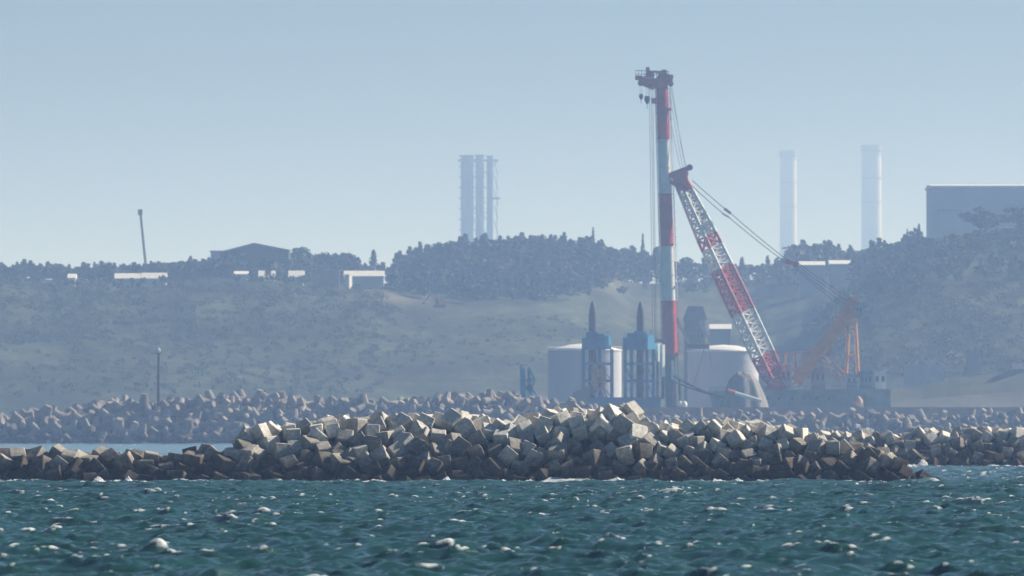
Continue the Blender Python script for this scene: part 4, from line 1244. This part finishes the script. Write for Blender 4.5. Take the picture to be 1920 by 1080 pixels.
# ------------------------------------------------------------------ trees
def leaf_cloud(kind, seed, thin=1.0, fat=1.0):
    r = np.random.default_rng(seed)
    cen, siz = [], []
    if kind == 'pine':          # tall, tiered
        H = 12.0
        for k in range(9):
            z = 3.0 + (H-3.2)*k/8
            rad = (2.7*(1-((z-2.6)/(H-2.2))**1.4)+.35)*r.uniform(.8, 1.2)
            nb = 6
            for b_ in range(nb):
                a = 2*math.pi*(b_+r.uniform(-.4, .4))/nb
                rr = rad*r.uniform(.35, .85)
                cen.append((rr*math.cos(a), rr*math.sin(a), z+r.uniform(-.4, .3))); siz.append((rad*.45+.2, .45))
    elif kind == 'cedar':       # narrow cone
        H = 13.0
        for k in range(12):
            z = 1.6 + (H-1.7)*k/11
            rad = 2.0*(1-(z/H)**1.15)+.2
            for b_ in range(5):
                a = r.uniform(0, 2*math.pi); rr = rad*r.uniform(.2, .75)
                cen.append((rr*math.cos(a), rr*math.sin(a), z)); siz.append((rad*.4+.15, .6))
    else:                       # broad leaved, lumpy dome
        H = 10.0
        for k in range(26):
            v = r.normal(size=3); v /= np.linalg.norm(v); v *= r.uniform(.45, 1)
            z = 6.2+v[2]*3.0
            cen.append((v[0]*3.4, v[1]*3.4, z)); siz.append((r.uniform(.9, 1.5), r.uniform(.7, 1.1)))
    if kind == 'spread':        # dense broad crown
        cen, siz, H = [], [], 10.0
        for k in range(46):
            v = r.normal(size=3); v /= np.linalg.norm(v); v *= r.uniform(.3, 1)
            cen.append((v[0]*4.3, v[1]*4.3, 5.9+v[2]*3.2-.25*abs(v[0])*2)); siz.append((r.uniform(.8, 1.5), r.uniform(.5, .9)))
    if kind == 'shrub':
        cen, siz, H = [], [], 10.0
        for k in range(13):
            v = r.normal(size=3); v /= np.linalg.norm(v); v *= r.uniform(.4, 1)
            cen.append((v[0]*5.2, v[1]*5.2, 3.6+v[2]*3.4)); siz.append((r.uniform(1.3, 2.2), r.uniform(1.1, 1.7)))
    V, Fc = [], []
    per = max(3, int({'broad': 26, 'spread': 34, 'shrub': 19}.get(kind, 11)*thin))
    for (c, (s, sv)) in zip(cen, siz):
        for i in range(per):
            v = r.normal(size=3); v /= np.linalg.norm(v)
            p = np.array(c)+v*np.array([s, s, sv])*r.uniform(.55, 1.05)
            q = r.uniform(.28, .62)*fat
            a = r.normal(size=3); a /= np.linalg.norm(a); b_ = np.cross(a, v); b_ /= (np.linalg.norm(b_)+1e-6)
            n0 = len(V)
            V += [p+a*q, p+b_*q*.8, p-a*q, p-b_*q*.8]; Fc.append((n0, n0+1, n0+2, n0+3))
    return np.array(V), np.array(Fc), H
PROTO = {}
for kind in ('pine', 'cedar', 'broad', 'spread', 'shrub'):
    PROTO[kind] = []
    for s_ in range(3):
        V, Fc, H = leaf_cloud(kind, 100+s_*7+len(kind))
        me = bpy.data.meshes.new('crown'); me.from_pydata([tuple(v) for v in V], [], [tuple(f) for f in Fc])
        me.materials.append(M_leaf[1 if kind in ('broad', 'spread', 'shrub') else 0]); me.update()
        t = MB(); t.tube((0, 0, -1.5), (0, 0, H*.55), .26, .15, 7); t.tube((0, 0, H*.55), (.1, .05, H*.95), .15, .04, 6)
        rr = random.Random(s_)
        for k in range(6):
            a = rr.uniform(0, 6.28); z = H*(.3+.1*k); t.tube((0, 0, z), (1.5*math.cos(a), 1.5*math.sin(a), z+.7), .09, .03, 5)
        tm = bpy.data.meshes.new('trunk'); tm.from_pydata(t.v, [], t.f); tm.materials.append(M_bark); tm.update()
        V2, F2, H = leaf_cloud(kind, 200+s_*7+len(kind), 0.42, 1.5)
        PROTO[kind].append((me, tm, V2, F2, H))
rt = random.Random(5)
NAMES = {'pine': 'pine_tree', 'cedar': 'cedar_tree', 'broad': 'broadleaf_tree', 'spread': 'broadleaf_tree', 'shrub': 'shrub'}
def tree(kind, x, y, h, label, group=None, wide=1.0, zoff=0.0, zbase=None):
    me, tm, V, Fc, H = PROTO[kind][rt.randrange(3)]
    z = float(ground_z(x, y)[0])-.3+zoff if zbase is None else zbase
    t = empty(NAMES[kind], (x, y, z), label, 'tree', group)
    t.rotation_euler.z = rt.uniform(0, 6.28)
    s = h/H; t.scale = (s*wide, s*wide, s)
    for nm, mm in (('crown', me), ('trunk', tm)):
        o = bpy.data.objects.new(nm, mm); o.parent = t; C.objects.link(o)
    return t
mass = {'wood': ([], [], 0), 'broadwood': ([], [], 0)}
def mass_tree(key, kind, x, y, h, wide=1.0):
    V, Fc = PROTO[kind][rt.randrange(3)][2:4]; H = PROTO[kind][0][4]
    a = rt.uniform(0, 6.28); s = h/H; c, sn = math.cos(a), math.sin(a)
    W = np.stack([(V[:, 0]*c-V[:, 1]*sn)*s*wide+x, (V[:, 0]*sn+V[:, 1]*c)*s*wide+y, V[:, 2]*s+float(ground_z(x, y)[0])-.3], 1)
    vs, fs, n = mass[key]
    vs.append(W); fs.append(Fc+n); mass[key] = (vs, fs, n+len(W))

ORD = ['first', 'second', 'third', 'fourth', 'fifth', 'sixth', 'seventh', 'eighth', 'ninth', 'tenth', 'eleventh', 'twelfth', 'thirteenth', 'fourteenth']
def skyline(prof, d0, d1, step, label, group, kinds, every=5):
    """trees whose tops follow a photo skyline: the ones that stand out are things, those between go to the wood mass"""
    xs = [p[0] for p in prof]; ys = [p[1] for p in prof]
    x = xs[0]; i = 0; cnt = 0
    while x < xs[-1]:
        star = (i % every == every//2)
        d = rt.uniform(d0, d0+(d1-d0)*.3) if star else rt.uniform(d0, d1)
        yt = float(np.interp(x, xs, ys)) + (rt.uniform(-5, 0) if star else rt.uniform(3, 12))
        wx = X(x, d); zg = float(ground_z(wx, d)[0])
        h = Z(yt, d)-zg
        if h > 3.0:
            k = rt.choice(kinds); h = min(h, 17); zb = Z(yt, d)-h-.3; wide = rt.uniform(.9, 1.25)*max(1.0, 10/h*.9)
            if star and -10 < x < 1930 and cnt < len(ORD):
                tree(k, wx, d, h, label % ORD[cnt], group, wide=wide, zbase=min(zb, zg-.2)); cnt += 1
            else:
                mass_tree('wood', k, wx, d, h, wide)
            i += 1
        x += step*rt.uniform(.7, 1.3)
GR = 'trees along the wooded ridges'
skyline([(-60, 505), (20, 506), (40, 512), (90, 516), (130, 508), (180, 500)], 4030, 4120, 11, '%s standing out tree from the left in the low far left wood', 'far left ridge trees', ['broad', 'broad', 'pine'])
skyline([(185, 492), (215, 488), (228, 500), (240, 496), (290, 486), (310, 486), (350, 482), (390, 482), (400, 492)], 4000, 4100, 10, '%s taller dark tree from the left behind the white low buildings', 'left ridge trees', ['broad', 'pine', 'broad'])
skyline([(543, 470), (550, 462), (570, 462), (600, 470), (640, 463), (655, 468), (675, 495)], 4130, 4230, 9, '%s taller tree from the left in the wood right of the gabled hall', 'dome wood trees', ['broad', 'broad', 'pine'])
skyline([(730, 505), (745, 480), (760, 468), (810, 450), (830, 450), (900, 442), (940, 436), (1000, 440), (1040, 432), (1060, 446), (1080, 440), (1110, 436), (1140, 452), (1150, 475)], 4200, 4320, 8, '%s taller tree from the left on the crest of the central wood', 'central wood crest trees', ['pine', 'cedar', 'pine', 'broad'])
skyline([(1150, 468), (1170, 455), (1200, 452), (1220, 462), (1280, 478), (1400, 484), (1430, 482), (1465, 490)], 4440, 4520, 11, '%s small hazy tree from the left on the saddle behind the crane', 'saddle trees', ['broad', 'pine'])
skyline([(1468, 462), (1485, 448), (1515, 436), (1530, 434), (1550, 448), (1575, 456), (1600, 466)], 4300, 4420, 8, '%s hazy tree from the left on the knoll above the bright roofs', 'knoll trees', ['pine', 'broad', 'pine'])
skyline([(1605, 470), (1615, 444), (1635, 438), (1655, 440), (1680, 450), (1700, 434), (1722, 424), (1735, 440)], 4020, 4160, 7, '%s slender tree from the left between knoll and big grey building', 'slender trees', ['pine', 'cedar', 'pine'])
skyline([(1725, 450), (1745, 438), (1775, 434), (1800, 438), (1830, 425), (1880, 430), (1930, 420), (1990, 415)], 3800, 3920, 9, '%s dark tree from the left on the crest before the grey building', 'right hill crest trees', ['broad', 'broad', 'pine'])
# single trees that stand out
def solo(kind, px, ytop, ybase, d, label, wide=1.0):
    wx = X(px, d); h = Z(ytop, d)-Z(ybase, d)
    tree(kind, wx, d, h, label, None, wide, zbase=Z(ybase, d))
solo('spread', 1838, 383, 446, 3860, 'broad crowned tree standing tallest in front of the grey building', 1.35)
solo('spread', 1912, 378, 446, 3870, 'broad crowned tree cut by the right edge of the view', 1.2)
solo('pine', 1723, 421, 470, 4060, 'bent thin tree with a top tuft left of the grey building', .55)
solo('pine', 1701, 431, 470, 4070, 'thin bare stemmed tree beside the bent tuft topped tree', .5)
solo('pine', 700, 470, 520, 4190, 'lone pointed conifer in the gap between the two woods', .95)
solo('cedar', 1112, 428, 470, 4290, 'pointed conifer at the right end of the central wood crest', .9)
solo('cedar', 1205, 441, 500, 4420, 'pointed conifer just left of the banded tower', .7)
solo('spread', 685, 490, 535, 4190, 'rounded tree left of the lone pointed conifer', .8)
solo('spread', 719, 487, 530, 4200, 'rounded tree right of the lone pointed conifer', .8)

# woodland masses behind and below the crest trees
def fill(key, kinds, poly, n, d0, d1, h0, h1):
    """scatter trees on the ground where the ground point falls inside the photo outline"""
    def inside(px, py):
        c = False; j = len(poly)-1
        for i in range(len(poly)):
            (xi, yi), (xj, yj) = poly[i], poly[j]
            if (yi > py) != (yj > py) and px < (xj-xi)*(py-yi)/(yj-yi)+xi: c = not c
            j = i
        return c
    xmin = min(p[0] for p in poly); xmax = max(p[0] for p in poly)
    k = 0; tries = 0
    while k < n and tries < n*40:
        tries += 1
        d = rt.uniform(d0, d1); px = rt.uniform(xmin, xmax); x = X(px, d)
        zg = float(ground_z(x, d)[0]); py = YH-(zg-CAMH)*F/d
        if inside(px, py):
            mass_tree(key, rt.choice(kinds), x, d, rt.uniform(h0, h1), rt.uniform(.9, 1.4)); k += 1
fill('wood', ['pine', 'broad', 'pine'], [(725, 556), (760, 505), (900, 480), (1060, 478), (1150, 490), (1175, 540), (1100, 560), (980, 575), (850, 570)], 300, 3900, 4330, 8, 13)
fill('wood', ['broad', 'broad', 'pine'], [(405, 535), (420, 505), (500, 495), (620, 500), (700, 530), (690, 540), (560, 535)], 150, 3960, 4260, 7, 11)
fill('wood', ['broad', 'pine'], [(-80, 535), (-80, 515), (400, 508), (400, 530)], 240, 3945, 4260, 5.5, 9)
fill('broadwood', ['broad', 'broad', 'pine'], [(1470, 640), (1640, 520), (1740, 470), (2100, 440), (2100, 520), (1760, 540), (1600, 610)], 320, 3500, 3960, 5, 9)
fill('broadwood', ['shrub'], [(1480, 710), (1640, 560), (2100, 490), (2100, 710)], 800, 3380, 3760, 2.2, 5)
fill('broadwood', ['broad', 'pine'], [(1150, 560), (1200, 500), (1480, 500), (1480, 540), (1300, 560)], 60, 4150, 4560, 5, 9)
fill('wood', ['pine', 'broad'], [(1460, 530), (1470, 490), (1740, 480), (1740, 520)], 90, 4050, 4500, 7, 11)
fill('broadwood', ['shrub'], [(-80, 640), (-80, 530), (420, 530), (720, 552), (760, 600), (700, 640)], 900, 3500, 3930, 2.0, 4.6)
fill('broadwood', ['shrub'], [(-80, 745), (-80, 620), (640, 620), (820, 640), (700, 745)], 650, 3200, 3720, 1.6, 3.8)
fill('broadwood', ['shrub'], [(740, 690), (760, 590), (1150, 596), (1020, 690)], 160, 3350, 3900, 1.2, 2.8)
for px in (205, 214, 224, 248, 263, 268, 290, 304, 312, 318, 124, 133, 145, 432, 446, 470, 478, 490, 500, 509, 520, 536, 548, 566, 574, 668, 690, 712, 722, 727):   # bushes half hiding the white huts
    dd = rt.uniform(3895, 3918) if px < 600 else rt.uniform(3955, 3970)
    mass_tree('broadwood', 'broad', X(px+rt.uniform(-3, 3), dd), dd, rt.uniform(3.4, 5.6) if px < 600 else rt.uniform(3.5, 6), rt.uniform(.7, 1.1))
for px in range(398, 552, 6):   # wood in front of the gabled hall
    dd = rt.uniform(4020, 4050); xx = X(px+rt.uniform(-3, 3), dd)
    hh = Z(rt.uniform(482, 494), dd)-float(ground_z(xx, dd)[0])
    if hh > 2: mass_tree('wood', rt.choice(['broad', 'pine']), xx, dd, hh, rt.uniform(.9, 1.3))
for key, mi, nm, lab in (('wood', 0, 'woodland', 'dark woodland filling the ridge below the crest trees'), ('broadwood', 1, 'thicket', 'grey green thicket and scrub covering the hill slopes')):
    vs, fs, n = mass[key]
    o = np_mesh(nm, np.concatenate(vs), np.concatenate(fs), M_leaf[mi], smooth=False)
    tag(o, lab, 'trees' if mi == 0 else 'scrub', kind='stuff')

# ------------------------------------------------------------------ surf thrown up on the blocks
def splash(px, py, d, w_, h_, n, seed):
    r = np.random.default_rng(seed)
    c = P(px, py, d); out = []
    for i in range(n):
        t = r.beta(1.2, 2.2)
        w_ = w_; x = r.normal()*w_*.32*(1-.5*t); z = t*h_*.7*math.exp(-(x/(w_*.45))**2)
        out.append((c.x+x, c.y+r.normal()*.4, c.z-.25+z, r.uniform(.04, .16)*(1-.4*t)))
    return out
drops = []
for (px, py, d, w_, h_, n) in ((185, 900, 689.5, .9, .7, 220), (240, 897, 689.5, .5, .5, 120), (510, 905, 689, 1.1, .7, 260), (30, 903, 689, 2.2, .35, 200), (140, 902, 689, 1.6, .4, 160), (455, 909, 688, 1.6, .35, 180),
                               (838, 896, 689.5, .5, .5, 90), (960, 905, 688.5, 1.8, .4, 220), (1040, 904, 688.5, 2.0, .4, 260), (1730, 873, 966, 1.3, 1.4, 300), (1760, 875, 965, 2.2, .5, 200), (1850, 874, 966, 2.5, .4, 140),
                               (1625, 815, 986, 2.6, 1.6, 420), (1600, 868, 966, 1.5, .5, 100)):
    drops += splash(px, py, d, w_, h_, n, int(px))
rs = random.Random(33)
for k in range(34):     # wash along the foot of the near blocks
    px = rs.uniform(0, 1700); drops += splash(px, rs.uniform(898, 904), D_NEAR-rs.uniform(1.0, 3.0), rs.uniform(.8, 2.6), rs.uniform(.15, .55), 90, 1000+k)
for k in range(10):
    drops += splash(rs.uniform(1700, 1920), rs.uniform(870, 876), D_REAR-rs.uniform(1.5, 5), rs.uniform(1, 3), rs.uniform(.2, .6), 70, 2000+k)
OCT = [(1,0,0),(-1,0,0),(0,1,0),(0,-1,0),(0,0,1),(0,0,-1)]
OF = [(0,2,4),(2,1,4),(1,3,4),(3,0,4),(2,0,5),(1,2,5),(3,1,5),(0,3,5)]
V = []; Fc = []
for (x, y, z, s) in drops:
    b0 = len(V); V += [(x+a*s, y+b_*s, z+c*s) for (a, b_, c) in OCT]; Fc += [(b0+i, b0+j, b0+k) for (i, j, k) in OF]
o = np_mesh('sea_spray', V, Fc, M_foam, smooth=True); tag(o, 'white surf and spray thrown up against the concrete cubes', 'surf', kind='stuff')

# ------------------------------------------------------------------ the hazy air
hz = MB().box((-30000, -3600, -6), (30000, 46000, 400)).build('haze', [])
mh = bpy.data.materials.new('haze_air'); mh.use_nodes = True
n, l = mh.node_tree.nodes, mh.node_tree.links
n.clear()
out = n.new('ShaderNodeOutputMaterial'); pv = n.new('ShaderNodeVolumePrincipled')
pv.inputs['Color'].default_value = (*HAZE_COLOR, 1)
pv.inputs['Density'].default_value = HAZE_DENSITY
pv.inputs['Absorption Color'].default_value = (1, 1, 1, 1)
pv.inputs['Anisotropy'].default_value = HAZE_ANISO
l.new(pv.outputs[0], out.inputs['Volume'])
hz.data.materials.append(mh)
tag(hz, 'pale blue sea haze over the whole bay', 'haze', kind='stuff')
